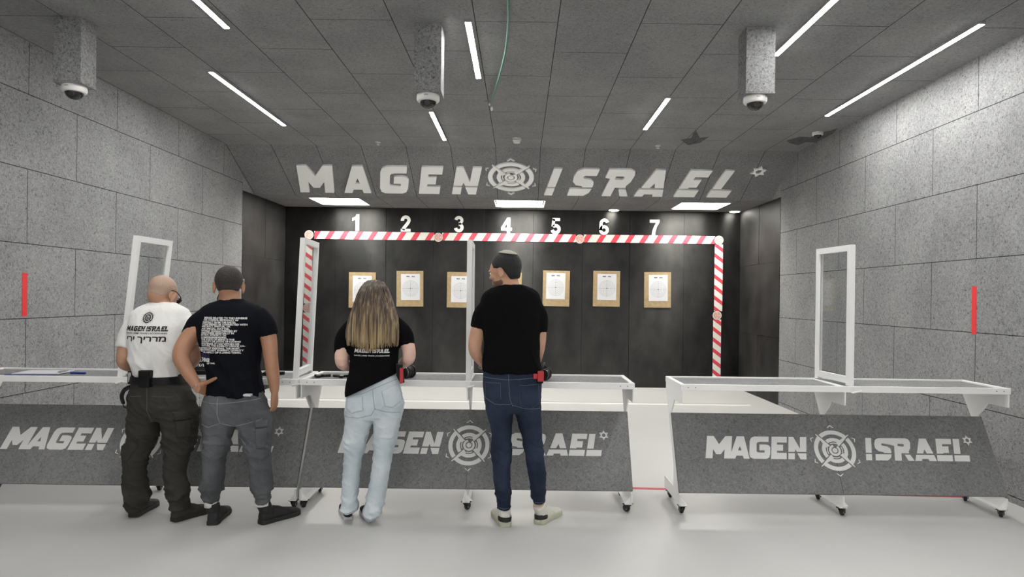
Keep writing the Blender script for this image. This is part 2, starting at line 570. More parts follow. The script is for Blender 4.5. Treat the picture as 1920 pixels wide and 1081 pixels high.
def ribbon(pts, w):
    P = [Vector((*p, 0)) for p in pts]
    l, r = [], []
    for i, p in enumerate(P):
        t = (P[min(i + 1, len(P) - 1)] - P[max(i - 1, 0)]).normalized()
        n = Vector((-t.y, t.x, 0)) * w / 2
        l.append(p + n); r.append(p - n)
    return [(v.x, v.y) for v in l] + [(v.x, v.y) for v in reversed(r)]


def arc(cx, cy, r, a0, a1, n=14, ry=None):
    ry = r if ry is None else ry
    return [(cx + r * math.cos(math.radians(a0 + (a1 - a0) * i / n)), cy + ry * math.sin(math.radians(a0 + (a1 - a0) * i / n))) for i in range(n + 1)]


def sector(r0, r1, a0, a1, n=18):
    return arc(0, 0, r1, a0, a1, n) + arc(0, 0, r0, a1, a0, n)


GLYPH = {
    'M': (0.79, [[(0, 0), (0, 1), (.21, 1), (.395, .63), (.58, 1), (.79, 1), (.79, 0), (.577, 0), (.577, .41), (.465, .18), (.325, .18), (.215, .41), (.215, 0)]]),
    'A': (0.63, [[(0, 0), (.2, 1), (.43, 1), (.63, 0), (.45, 0), (.42, .13), (.22, .13), (.185, 0)], [(.315, .56), (.26, .36), (.37, .36)]]),
    'G': (0.66, [[(.14, 1), (.59, 1), (.59, .76), (.33, .76), (.25, .74), (.22, .68), (.22, .36), (.24, .3), (.30, .28), (.475, .28), (.475, .38), (.31, .38), (.31, .64), (.50, .64), (.60, .61), (.65, .52), (.65, .2), (.62, .06), (.53, 0), (.14, 0), (.04, .06), (0, .2), (0, .8), (.04, .94)]]),
    'E': (0.48, [[(0, 0), (0, 1), (.48, 1), (.48, .74), (.175, .74), (.175, .64), (.365, .64), (.365, .37), (.175, .37), (.175, .28), (.48, .28), (.48, 0)]]),
    'N': (0.56, [[(0, .33), (0, 1), (.15, 1), (.36, .47), (.36, 1), (.56, 1), (.56, .33), (.27, .33), (.215, .45), (.2, .33)], [(0, 0), (0, .27), (.2, .27), (.2, 0)], [(.28, .27), (.56, .27), (.56, 0), (.38, 0)]]),
    'I': (0.185, [[(0, .33), (0, 1), (.185, 1), (.185, .33)], [(0, 0), (0, .27), (.185, .27), (.185, 0)]]),
    'S': (0.52, [[(0, .72), (.03, .92), (.14, 1), (.5, 1), (.5, .76), (.24, .76), (.21, .72), (.24, .66), (.4, .62), (.49, .54), (.52, .42), (.52, .33), (.3, .33), (.27, .37), (.12, .41), (.02, .54)], [(.02, 0), (.02, .27), (.52, .27), (.5, .12), (.4, 0)]]),
    'R': (0.72, [[(.12, 0), (.12, .66), (0, .7), (0, 1), (.48, 1), (.59, .94), (.63, .8), (.62, .55), (.56, .4), (.58, .33), (.33, .33), (.33, 0)], [(.23, .75), (.23, .65), (.39, .62), (.43, .66), (.43, .72), (.39, .75)], [(.43, .27), (.6, .27), (.73, 0), (.54, 0)]]),
    'a': (0.67, [[(.07, .33), (.17, 1), (.38, 1), (.58, .33), (.38, .33), (.315, .52), (.26, .33)], [(0, 0), (.045, .27), (.6, .27), (.67, 0), (.44, 0), (.42, .09), (.22, .09), (.2, 0)]]),
    'e': (0.48, [[(0, .33), (0, 1), (.48, 1), (.48, .76), (.19, .76), (.19, .66), (.38, .66), (.38, .37), (.21, .37), (.2, .33)], [(0, 0), (0, .27), (.48, .27), (.48, 0)]]),
    'L': (0.47, [[(0, .33), (0, 1), (.2, 1), (.2, .33)], [(0, 0), (0, .27), (.47, .27), (.47, 0)]]),
}
SHEAR = 0.186


def glyph_polys(ch, x, y, h, sx=1.0):
    return [[(x + px * h * sx + SHEAR * py * h, y + py * h) for px, py in p] for p in GLYPH[ch][1]]


def wordmark(h, sx, xs, y=0.0):
    out = []
    for ch, x in zip('MAGENISRaeL', xs): out += glyph_polys(ch, x, y, h, sx)
    return out


PANEL_X = [1.336, 1.504, 1.645, 1.801, 1.923, 2.475, 2.538, 2.652, 2.823, 2.981, 3.104]
PANEL_X = [x - 2.275 for x in PANEL_X]          # measured from the emblem's centre


def emblem_polys(R, cx=0.0, cy=0.0, simple=False):
    """round sight emblem: broken rings, four tapering spokes, six arrowheads"""
    P = []
    for k in range(4):
        a = 45 + 90 * k
        P.append(sector(.80, 1.0, a + 2.5, a + 85, 20))
        P.append(sector(.44, .62, a + 13, a + 82, 14))
        P.append(sector(.345, .385, a + 22, a + 74, 10))
        ca, sa = math.cos(math.radians(a)), math.sin(math.radians(a))
        sp = [(.30, -.02), (.36, .17), (.62, .13), (.80, .075), (1.14, .005), (1.14, -.02), (.62, -.03)]
        P.append([(x * ca - y * sa, x * sa + y * ca) for x, y in sp])
    P.append(sector(.17, .28, 100, 415, 26))
    P.append(arc(0, 0, .12, 0, 345, 16))
    if not simple:
        for a, s in ((90, 1), (270, 1), (28, .8), (152, .8), (-28, .8), (208, .8)):
            ca, sa = math.cos(math.radians(a)), math.sin(math.radians(a))
            ch = [(1.13, .17 * s), (1.13 + .15 * s, 0), (1.13, -.17 * s), (1.13, -.11 * s), (1.13 + .09 * s, 0), (1.13, .11 * s)]
            P.append([(x * ca - y * sa, x * sa + y * ca) for x, y in ch])
    return [[(cx + x * R, cy + y * R) for x, y in p] for p in P]


def star_polys(R, cx, cy, rot=0.0):
    """six-pointed star drawn as an outline with a hexagonal opening"""
    out = []
    pts = []
    for i in range(12):
        r = R if i % 2 == 0 else R * 0.577
        a = math.radians(90 + 30 * i + rot)
        pts.append((cx + r * math.cos(a), cy + r * math.sin(a)))
    hexa = [(cx + R * .40 * math.cos(math.radians(30 * 2 * i + rot)), cy + R * .40 * math.sin(math.radians(60 * i + rot))) for i in range(6)]
    out += [pts, hexa]
    for i in range(6):
        a = math.radians(90 + 60 * i + rot); r0 = R * .70
        out.append([(cx + r0 * math.cos(a) + R * .10 * math.cos(a + t), cy + r0 * math.sin(a) + R * .10 * math.sin(a + t)) for t in (0, 2 * PI / 3, 4 * PI / 3)])
    return out


def place(me, origin, ex, ey):
    """put a mesh lying in XY onto the plane through origin spanned by ex and ey; local z leaves the plane"""
    ex, ey = Vector(ex).normalized(), Vector(ey).normalized()
    ez = ex.cross(ey)
    m = Matrix((ex, ey, ez)).transposed().to_4x4()
    me.transform(Matrix.Translation(origin) @ m)
    return me


# ================================================================== THE ROOM
def structure(name, bm, m, **k):
    o = obj(name, bm, m, **k); o['kind'] = 'structure'
    return o


T = 0.12
bm = bmesh.new(); box(bm, XL - T, XR + T, YN - T, YB + T, -0.1, 0.0); structure('floor', bm, M['floor'])
bm = bmesh.new(); box(bm, XL - T, XR + T, YN - T, Y_CREASE, ZC, ZC + T); structure('ceiling', bm, M['ceil'])
bm = bmesh.new(); box(bm, XL - T, XL, YN - T, Y_STEEL, 0, ZC + T); structure('wall_left', bm, M['wall_l'])
bm = bmesh.new(); box(bm, XR, XR + T, YN - T, Y_STEEL, 0, ZC + T); structure('wall_right', bm, M['wall_r'])
bm = bmesh.new(); box(bm, XL, XR, YN - T, YN, 0, ZC); structure('wall_near', bm, M['painted'])
# sloping bulkhead that carries the big sign
bm = bmesh.new()
prism(bm, [(XL, Y_CREASE, ZC), (XL, Y_FOLD, Z_SOFFIT), (XL, Y_FOLD, ZC + T), (XL, Y_CREASE, ZC + T)], (XR - XL, 0, 0))
structure('trim_1', bm, M['slope'])
# flat soffit with three openings for the recessed lights
HOLES = [(-3.24, -2.47), (-0.415, 0.37), (2.447, 3.20)]
HY0, HY1 = 10.36, 11.12
bm = bmesh.new()
xs = [XL - T] + [v for h in HOLES for v in h] + [XR + T]
for i in range(0, len(xs), 2):
    box(bm, xs[i], xs[i + 1], HY0, HY1, Z_SOFFIT, Z_SOFFIT + 0.03)
box(bm, XL - T, XR + T, Y_FOLD, HY0, Z_SOFFIT, Z_SOFFIT + 0.03)
box(bm, XL - T, XR + T, HY1, YB + T, Z_SOFFIT, Z_SOFFIT + 0.03)
structure('trim_2', bm, M['slope'])
bm = bmesh.new()      # closes the void above the soffit
box(bm, XL - T, XR + T, Y_FOLD, YB + T, Z_SOFFIT + 0.4, Z_SOFFIT + 0.5)
structure('trim_3', bm, M['near'])
# blackened steel sheets: the back wall and the two returns beside it
JX = [XL, -3.116, -2.265, -1.467, -0.619, 0.212, 1.039, 1.837, 2.748, XR]
bm = bmesh.new()
for i in range(9):
    dy = 0.006 * (i % 2) + 0.002 * ((i * 5) % 3)
    box(bm, JX[i] + 0.0015, JX[i + 1] - 0.0015, YB - dy, YB + 0.05, 0.0, Z_SOFFIT, 0.0015)
box(bm, XL - T, XR + T, YB + 0.03, YB + 0.1, 0, Z_SOFFIT + 0.1)
structure('wall_back', bm, M['steel'])
for nm, x, s in (('wall_back_left', XL, 1), ('wall_back_right', XR, -1)):
    bm = bmesh.new()
    for k, (z0, z1) in enumerate(((0, 0.95), (0.95, 2.05), (2.05, Z_SOFFIT))):
        for j, (y0, y1) in enumerate(((Y_STEEL, 10.55), (10.55, YB))):
            t = 0.004 + 0.004 * ((k + j) % 2)
            a, b = (x, x + s * t) if s > 0 else (x + s * t, x)
            box(bm, a - (0.05 if s > 0 else 0), b + (0.05 if s < 0 else 0), y0, y1, z0 + 0.001, z1 - 0.001, 0.001)
    a, b = sorted((x - s * 0.02, x - s * T))
    box(bm, a, b, Y_STEEL, YB + T, 0, ZC + T)
    structure(nm, bm, M['steel_side'])
# boards above the steel returns, in line with the side walls
for nm, x, s in (('trim_4', XL, -1), ('trim_5', XR, 1)):
    bm = bmesh.new()
    a, b = sorted((x + s * 0.001, x + s * 0.018))
    box(bm, a, b, Y_STEEL, Y_FOLD + 0.3, Z_SOFFIT, ZC + T)
    structure(nm, bm, M['near'])
# narrow drainage slot across the floor in front of the steel wall
bm = bmesh.new(); box(bm, XL, 3.27, 9.66, 9.74, -0.02, 0.0015); structure('trim_6', bm, M['gap'])
bm = bmesh.new(); box(bm, XL, 3.27, 9.56, 9.66, -0.02, 0.010, 0.003); structure('trim_7', bm, M['white'])
# red line on the floor
bm = bmesh.new(); prism(bm, [(-3.85, 5.55, 0), (3.45, 5.205, 0), (3.45, 5.255, 0), (-3.85, 5.60, 0)], (0, 0, 0.002))
tag(obj('floor_tape', bm, M['floorred']), 'thin red line of tape across the floor behind the tables', 'tape')

# ------------------------------------------------------------------ red marks on the side walls
bm = bmesh.new(); box(bm, XL, XL + 0.003, 5.42, 5.475, 1.287, 1.635)
tag(obj('wall_marker', bm, M['red']), 'red vertical strip stuck on the left grey wall', 'tape', 'red strips on the side walls')
bm = bmesh.new(); box(bm, XR - 0.003, XR, 5.51, 5.565, 1.237, 1.626)
tag(obj('wall_marker', bm, M['red']), 'red vertical strip stuck on the right grey wall', 'tape', 'red strips on the side walls')


# ------------------------------------------------------------------ ceiling lights
def strip(x, y0, y1, label):
    t = thing('strip_light', label, 'light', (x, (y0 + y1) / 2, ZC - 0.022), 'LED strips in the ceiling joints')
    bm = bmesh.new()
    for s in (-1, 1): box(bm, x + s * 0.0225 - 0.0025, x + s * 0.0225 + 0.0025, y0, y1, ZC - 0.020, ZC)
    for y in (y0, y1): box(bm, x - 0.025, x + 0.025, y - 0.003, y + 0.003, ZC - 0.020, ZC)
    obj('channel', bm, M['alu'], t)
    bm = bmesh.new(); box(bm, x - 0.020, x + 0.020, y0 + 0.003, y1 - 0.003, ZC - 0.022, ZC - 0.002)
    obj('diffuser', bm, M['led'], t)


strip(-2.21, 2.65, 5.07, 'LED strip cut off by the top edge, left of the middle camera column')
strip(-2.79, 6.08, 7.97, 'LED strip over the left wall side, between left and middle camera columns')
strip(-0.40, 4.90, 6.16, 'wide bright LED strip just right of the middle camera column')
strip(-0.98, 7.31, 8.62, 'short LED strip below the middle dome camera')
strip(1.435, 6.70, 7.95, 'short LED strip left of the right camera column, over the second word')
strip(2.04, 3.07, 5.49, 'LED strip touching the top right edge of the right camera column')
strip(3.25, 4.82, 7.26, 'longest LED strip, running beside the right wall')
for x, y0, y1 in ((0.82, 0.6, 1.8), (-2.79, -1.4, -0.2), (3.25, -0.8, 0.4), (-0.98, -2.9, -0.5), (1.435, -2.9, -0.5), (-2.21, -3.0, -1.2), (2.65, -3.0, -1.2), (0.22, -3.0, -1.2)):  # unseen strips, added to brighten the faces turned towards the viewer
    strip(x, y0, y1, 'LED strip in the ceiling behind the viewer')

for (x0, x1), lab in zip(HOLES, ('recessed square light above lane 1', 'recessed square light above lane 4', 'recessed square light right of lane 7')):
    t = thing('recessed_light', lab, 'light', ((x0 + x1) / 2, (HY0 + HY1) / 2, Z_SOFFIT), 'recessed lights in the soffit')
    bm = bmesh.new()
    H = 0.022
    box(bm, x0 - 0.004, x0 + 0.008, HY0, HY1, Z_SOFFIT - 0.004, Z_SOFFIT + H); box(bm, x1 - 0.008, x1 + 0.004, HY0, HY1, Z_SOFFIT - 0.004, Z_SOFFIT + H)
    box(bm, x0, x1, HY0 - 0.004, HY0 + 0.008, Z_SOFFIT - 0.004, Z_SOFFIT + H); box(bm, x0, x1, HY1 - 0.008, HY1 + 0.004, Z_SOFFIT - 0.004, Z_SOFFIT + H)
    obj('housing', bm, M['white'], t)
    bm = bmesh.new(); box(bm, x0 + 0.03, x1 - 0.03, HY0 + 0.03, HY1 - 0.03, Z_SOFFIT + H - 0.012, Z_SOFFIT + H)
    obj('diffuser', bm, M['lamp'], t)
for x, lab in ((1.54, 'small downlight grazing the steel wall above number 6'), (3.55, 'small downlight in the right corner of the steel wall')):
    t = thing('downlight', lab, 'light', (x, 11.30, Z_SOFFIT), 'small downlights against the steel wall')
    bm = bmesh.new(); cyl(bm, (x, 11.30, Z_SOFFIT - 0.006), (0, 0, 1), 0.095, 0.012, 32); obj('rim', bm, M['white'], t)
    bm = bmesh.new(); cyl(bm, (x, 11.30, Z_SOFFIT - 0.010), (0, 0, 1), 0.075, 0.012, 32); obj('diffuser', bm, M['spot'], t)


# ------------------------------------------------------------------ camera columns, domes, small ceiling things
def dome(x, y, z, r, lab, yaw=0.0, group='dome cameras on the ceiling columns'):
    t = thing('dome_camera', lab, 'camera', (x, y, z), group)
    bm = bmesh.new()
    prof = [(0.55, 0), (0.98, 0), (1.0, -0.08), (1.0, -0.42), (0.94, -0.55), (0.80, -0.60), (0.74, -0.58)]
    loft(bm, [ering((x, y, z + q * r), (p * r, 0, 0), (0, p * r, 0), 32) for p, q in prof])
    shade_auto(obj('base', bm, M['camwhite'], t))
    bm = bmesh.new()
    loft(bm, [ering((x, y, z + (-0.55 - 0.62 * math.sin(a)) * r), (0.72 * r * math.cos(a), 0, 0), (0, 0.72 * r * math.cos(a), 0), 28) for a in [k * PI / 2 / 9 for k in range(9)] + [PI / 2 * 0.985]])
    d = obj('dome_cover', bm, M['dome'], t, smooth=True)
    bm = bmesh.new()
    c = Vector((x + 0.30 * r * math.sin(yaw), y - 0.60 * r, z - 0.80 * r)); cyl(bm, c, (math.sin(yaw) * 0.5, -1, -0.45), 0.22 * r, 0.22 * r, 20)
    obj('lens', bm, M['bracket'], d)
    bm = bmesh.new(); box(bm, x - 0.22 * r, x + 0.12 * r, y - 1.012 * r, y - 0.99 * r, z - 0.24 * r, z - 0.17 * r); obj('maker_plate', bm, M['ink'], t)


for nm, x, y, drop, w, dep, lab, dl, yaw in (
        ('ceiling_column', -3.315, 4.945, 0.475, 0.20, 0.18, 'grey column hanging from the ceiling near the left wall', 'white dome camera under the left ceiling column', 0.5),
        ('ceiling_column', -0.698, 4.970, 0.500, 0.20, 0.19, 'dark grey column hanging from the ceiling between strip lights, middle', 'white dome camera under the middle ceiling column', 0.0),
        ('ceiling_column', 1.735, 4.962, 0.485, 0.212, 0.19, 'speckled grey column hanging from the ceiling on the right', 'white dome camera under the right ceiling column', -0.1)):
    t = thing(nm, lab, 'column', (x, y + dep / 2, ZC - drop), 'camera columns')
    bm = bmesh.new(); box(bm, x - w / 2, x + w / 2, y, y + dep, ZC - drop + 0.012, ZC, 0.002); obj('shaft', bm, M['column'], t)
    bm = bmesh.new(); box(bm, x - w / 2 - 0.002, x + w / 2 + 0.002, y - 0.002, y + dep + 0.002, ZC - drop, ZC - drop + 0.010); obj('end_cap', bm, M['column'], t)
    dome(x - 0.005, y + dep / 2, ZC - drop, 0.085, dl, yaw)
dome(3.50, 8.05, ZC, 0.062, 'small white dome camera on the ceiling by the right wall', -0.3, 'small ceiling devices')

t = thing('smoke_detector', 'white round smoke detector on the ceiling above the emblem', 'detector', (-0.066, 8.54, ZC), 'small ceiling devices')
bm = bmesh.new(); cyl(bm, (-0.066, 8.54, ZC - 0.012), (0, 0, 1), 0.055, 0.024, 28); obj('base', bm, M['camwhite'], t)
bm = bmesh.new(); cyl(bm, (-0.066, 8.54, ZC - 0.044), (0, 0, -1), 0.052, 0.030, 28, 0.040); obj('cap', bm, M['camwhite'], t)
bm = bmesh.new(); cyl(bm, (-0.066, 8.54, ZC - 0.027), (0, 0, 1), 0.044, 0.008, 28); obj('vent', bm, M['bracket'], t)
for x, lab in ((-1.871, 'tiny white sprinkler on the ceiling edge above letter A of the first word'), (1.767, 'tiny white sprinkler on the ceiling edge above letter R')):
    bm = bmesh.new(); cyl(bm, (x, 8.84, ZC - 0.005), (0, 0, 1), 0.035, 0.010, 20); cyl(bm, (x, 8.84, ZC - 0.022), (0, 0, 1), 0.012, 0.030, 12); cyl(bm, (x, 8.84, ZC - 0.037), (0, 0, 1), 0.022, 0.003, 16)
    tag(obj('sprinkler', bm, M['camwhite']), lab, 'sprinkler', 'ceiling sprinklers')

t = thing('hanging_cable', 'thin green cable drooping from the ceiling right of the wide strip', 'cable', (-0.15, 5.5, ZC - 0.05))
bm = bmesh.new()
tube(bm, [at(948, -60, 4.10) + Vector((0, 0, 0.03)), at(953, 0, 4.50), at(953, 45, 4.86), at(948, 95, 5.40), at(937, 140, 5.95), at(925, 180, 6.60), at(921, 193, 6.85)], 0.009, 10)
obj('cable', bm, M['green'], t, smooth=True)
bm = bmesh.new(); tube(bm, [at(921, 193, 6.85), at(917, 191, 6.84), at(909, 190, 6.94)], 0.004, 8); tube(bm, [at(921, 193, 6.85), at(919, 198, 6.83), at(921, 203, 6.82)], 0.004, 8)
obj('loose_wires', bm, M['bolt'], t, smooth=True)
bm = bmesh.new(); p = at(922, 204, 6.82); ellipsoid(bm, Matrix.Identity(4), p, (0.012, 0.012, 0.022)); p = at(918, 195, 6.83); ellipsoid(bm, Matrix.Identity(4), p, (0.01, 0.01, 0.018))
obj('connectors', bm, M['camwhite'], t, smooth=True)

# ------------------------------------------------------------------ the big sign on the sloping bulkhead
S_ORG = Vector((0, Y_FOLD, Z_SOFFIT))
S_UP = Vector((0, Y_CREASE - Y_FOLD, ZC - Z_SOFFIT)).normalized()
SLEN = math.hypot(Y_CREASE - Y_FOLD, ZC - Z_SOFFIT)
LB = SLEN - 1.03
words = [('M', -3.24, 'letter M, first of the big white sign'), ('A', -2.595, 'big white letter A of the first sign word'), ('G', -2.075, 'big white letter G of the sign'),
         ('E', -1.504, 'big white letter E of the first sign word'), ('N', -1.018, 'big white letter N next to the round emblem'), ('I', 0.333, 'big white letter I cut near its foot, right of the emblem'),
         ('S', 0.655, 'big white letter S of the sign'), ('R', 1.10, 'big white letter R of the sign'), ('a', 1.644, 'big white letter A of the second sign word'),
         ('e', 2.232, 'big white letter E of the second sign word'), ('L', 2.713, 'big white letter L, last of the sign')]
for ch, x, lab in words:
    me = flat(glyph_polys(ch, 0, 0, 0.628), 0.03)
    place(me, S_ORG + Vector((x, 0, 0)) + S_UP * LB + S_UP.cross(Vector((1, 0, 0))) * -0.0155, (1, 0, 0), S_UP)
    tag(obj('sign_letter', me, M['sign']), lab, 'letter', 'letters of the big sign')
me = flat_each(emblem_polys(0.325), 0.024)
place(me, S_ORG + Vector((-0.15, 0, 0)) + S_UP * (SLEN - 0.625) + S_UP.cross(Vector((1, 0, 0))) * -0.0125, (1, 0, 0), S_UP)
tag(obj('sign_emblem', me, M['sign']), 'round white sight emblem between the two sign words', 'emblem')
me = flat(star_polys(0.115, 0, 0, -6), 0.02)
place(me, S_ORG + Vector((3.295, 0, 0)) + S_UP * (SLEN - 0.43) + S_UP.cross(Vector((1, 0, 0))) * -0.0105, (1, 0, 0), S_UP)
tag(obj('sign_star', me, M['sign']), 'small white six-pointed star at the right end of the sign', 'star')

# ------------------------------------------------------------------ lane numbers, barrier tape, stickers
YW = YB - 0.012
NUM = {
    1: [[(.2, 0), (.43, 0), (.43, 1), (.26, 1), (.2, .86), (0, .77), (0, .6), (.2, .67)]],
    2: [ribbon(arc(.30, .70, .20, 190, -25) + [(.38, .46), (.20, .24), (.13, .10)], .20), [(.0, 0), (.6, 0), (.6, .18), (.0, .18)]],
    3: [ribbon(arc(.28, .72, .185, 170, -90), .19), ribbon(arc(.28, .295, .20, 90, -170), .20)],
    4: [[(.36, 0), (.56, 0), (.56, .2), (.66, .2), (.66, .38), (.56, .38), (.56, 1), (.37, 1), (0, .4), (0, .2), (.36, .2)], [(.19, .38), (.36, .38), (.36, .66)]],
    5: [[(.1, .82), (.1, 1), (.56, 1), (.56, .82)], ribbon([(.18, .95), (.13, .48)] , .17), ribbon(arc(.29, .32, .215, 135, -165), .20)],
    6: [ribbon(arc(.31, .30, .205, 0, 360, 24), .19), ribbon([(.52, .76)] + arc(.33, .70, .205, 35, 180) + [(.115, .50), (.105, .28)], .19)],
    7: [[(0, 1), (.6, 1), (.6, .84), (.44, .55), (.36, .25), (.34, 0), (.12, 0), (.17, .32), (.28, .62), (.39, .81), (0, .81)]],
}
for n, x, z in ((1, -2.752, 2.711), (2, -1.936, 2.704), (3, -1.038, 2.706), (4, -0.249, 2.689), (5, 0.586, 2.691), (6, 1.394, 2.692), (7, 2.246, 2.685)):
    h = 0.275
    me = flat(NUM[n], 0.004) if n in (4,) else flat_each(NUM[n], 0.004)
    me.transform(Matrix.Diagonal((h, h, 1, 1)))
    place(me, Vector((x - 0.3 * h, YW - 0.002, z - h / 2)), (1, 0, 0), (0, 0, 1))
    tag(obj('lane_number', me, M['bright']), f'white number {n} on the black steel wall', 'number', 'lane numbers')


def tape_bar(x0, x1, z0, z1, m, lab, name='barrier_tape'):
    bm = bmesh.new(); box(bm, x0, x1, YW - 0.003, YW, z0, z1)
    tag(obj(name, bm, m), lab, 'tape', 'red and white barrier tape')


for x0, x1, lab in ((-3.47, -1.455, 'red and white striped tape under numbers 1 and 2'), (-1.32, 0.925, 'red and white striped tape under numbers 3, 4 and 5'), (1.06, 3.262, 'red and white striped tape under numbers 6 and 7')):
    tape_bar(x0, x1, 2.428, 2.558, M['tape_h'], lab)
tape_bar(-3.63, -3.50, 1.34, 2.40, M['tape_v'], 'upright striped tape at left, upper length above the sticker')
tape_bar(-3.64, -3.51, 0.19, 1.19, M['tape_v'], 'upright striped tape at left, lower length under the sticker')
tape_bar(3.262, 3.40, 1.30, 2.42, M['tape_v'], 'upright striped tape at right, upper length above the sticker')
tape_bar(3.250, 3.385, 0.10, 1.16, M['tape_v'], 'upright striped tape at right, lower length under the sticker')
for x, z, lab in ((-3.557, 2.495, 'round ring sticker at the top left corner of the tape'), (-1.385, 2.480, 'round ring sticker between numbers 2 and 3 in the tape'),
                  (0.992, 2.481, 'round ring sticker between numbers 5 and 6 in the tape'), (3.330, 2.490, 'round ring sticker at the top right corner of the tape'),
                  (-3.569, 1.265, 'round ring sticker in the middle of the left upright tape'), (3.315, 1.228, 'round ring sticker in the middle of the right upright tape')):
    bm = bmesh.new(); cyl(bm, (x, YW - 0.004, z), (0, 1, 0), 0.075, 0.006, 36)
    t = tag(obj('ring_sticker', bm, M['sticker']), lab, 'sticker', 'ring stickers')
    me = flat_each([sector(.055, .062, 0, 355, 28), sector(.036, .046, 10, 80), sector(.036, .046, 100, 260), sector(.036, .046, 280, 350), sector(.02, .028, 0, 355, 20), arc(0, 0, .009, 0, 330, 10)], 0.001)
    place(me, Vector((x, YW - 0.0078, z)), (1, 0, 0), (0, 0, 1))
    obj('ring_print', me, M['ringred'], t)

# ------------------------------------------------------------------ target boards
for n, x, z, px, pz in ((1, -2.651, 1.579, .00, .02), (2, -1.850, 1.610, .01, .03), (3, -1.003, 1.603, .005, .01), (4, -0.199, 1.604, .0, .02), (5, .606, 1.646, -.01, .04), (6, 1.450, 1.652, .005, .03), (7, 2.308, 1.645, .01, .03)):
    w, h = 0.449, 0.597
    where = {1: 'first from the left, behind the woman', 2: 'second from the left, beside the woman', 3: 'third from the left, cut by the divider post', 4: 'mostly hidden behind the man in the cap',
             5: 'just right of the man in the cap', 6: 'second from the right', 7: 'rightmost under number 7'}[n]
    t = thing('target_board', f'cardboard target with white sheet, {where}', 'target', (x, YW, z - h / 2), 'target boards on the steel wall')
    tilt = (0.0, -.01, .004, 0, .012, .004, -.008)[n - 1]
    bm = bmesh.new(); box(bm, x - w / 2, x + w / 2, YW - 0.014, YW - 0.002, z - h / 2, z + h / 2)
    bmesh.ops.rotate(bm, verts=bm.verts, cent=(x, YW, z), matrix=Matrix.Rotation(tilt, 3, 'Y')); obj('cardboard', bm, M['card'], t)
    pw, ph = 0.318, 0.438
    cx, cz = x + px, z + pz
    bm = bmesh.new(); box(bm, cx - pw / 2, cx + pw / 2, YW - 0.0165, YW - 0.0145, cz - ph / 2, cz + ph / 2)
    bmesh.ops.rotate(bm, verts=bm.verts, cent=(x, YW, z), matrix=Matrix.Rotation(tilt * 1.5, 3, 'Y')); pp = obj('paper', bm, M['paper'], t)
    polys = [sector(r - .0018, r + .0018, 0, 357, 40) for r in (.035, .06, .085, .11, .132)] + [[(-.14, -.0014), (.14, -.0014), (.14, .0014), (-.14, .0014)], [(-.0014, -.14), (.0014, -.14), (.0014, .14), (-.0014, .14)], arc(0, 0, .014, 0, 340, 14)]
    me = flat_each(polys, 0.0006); place(me, Vector((cx, YW - 0.0172, cz - 0.025)), (1, 0, 0), (0, 0, 1)); obj('ring_print', me, M['ink'], pp)
    me = flat(wordmark(0.020, 1.35, [v * .124 for v in PANEL_X]), 0.0006)
    me.transform(Matrix.Diagonal((.62, 1, 1, 1))); place(me, Vector((cx, YW - 0.0172, cz + 0.165)), (1, 0, 0), (0, 0, 1)); obj('title_print', me, M['ink2'], pp)

# ================================================================== SHOOTING TABLES
PT, PB = Vector((0, 4.985, 0.66)), Vector((0, 4.702, 0.158))     # top and bottom of the sloping front board
P_UP = (PT - PB).normalized()
P_N = Vector((1, 0, 0)).cross(P_UP)
ZT = 0.905


def caster(x, y, turn, parent):
    bm = bmesh.new()
    box(bm, x - 0.028, x + 0.028, y - 0.024, y + 0.024, 0.054, 0.060)
    rot = Matrix.Rotation(turn, 4, 'Z'); c = Vector((x, y, 0))
    def R(bmx):
        bmesh.ops.transform(bmx, matrix=Matrix.Translation(c) @ rot @ Matrix.Translation(-c), verts=bmx.verts)
    for s in (-1, 1):
        prism(bm, [(x + s * 0.016, y - 0.020, 0.055), (x + s * 0.016, y + 0.020, 0.055), (x + s * 0.016, y + 0.024, 0.020), (x + s * 0.016, y + 0.008, 0.018)], (s * 0.003, 0, 0))
    box(bm, x - 0.014, x + 0.014, y + 0.012, y + 0.040, 0.048, 0.053)
    R(bm); k = obj('caster', bm, M['bracket'], parent)
    bm = bmesh.new(); cy = y + 0.014
    prof = [(0.017, -0.012), (0.025, -0.010), (0.0275, -0.005), (0.0275, 0.005), (0.025, 0.010), (0.017, 0.012)]
    loft(bm, [ering((x + q, cy, 0.0275), (0, p, 0), (0, 0, p), 24) for p, q in prof])
    R(bm); shade_auto(obj('wheel', bm, M['tyre'], k))
    bm = bmesh.new(); cyl(bm, (x, cy, 0.0275), (1, 0, 0), 0.013, 0.028, 20); R(bm); obj('hub', bm, M['hub'], k)


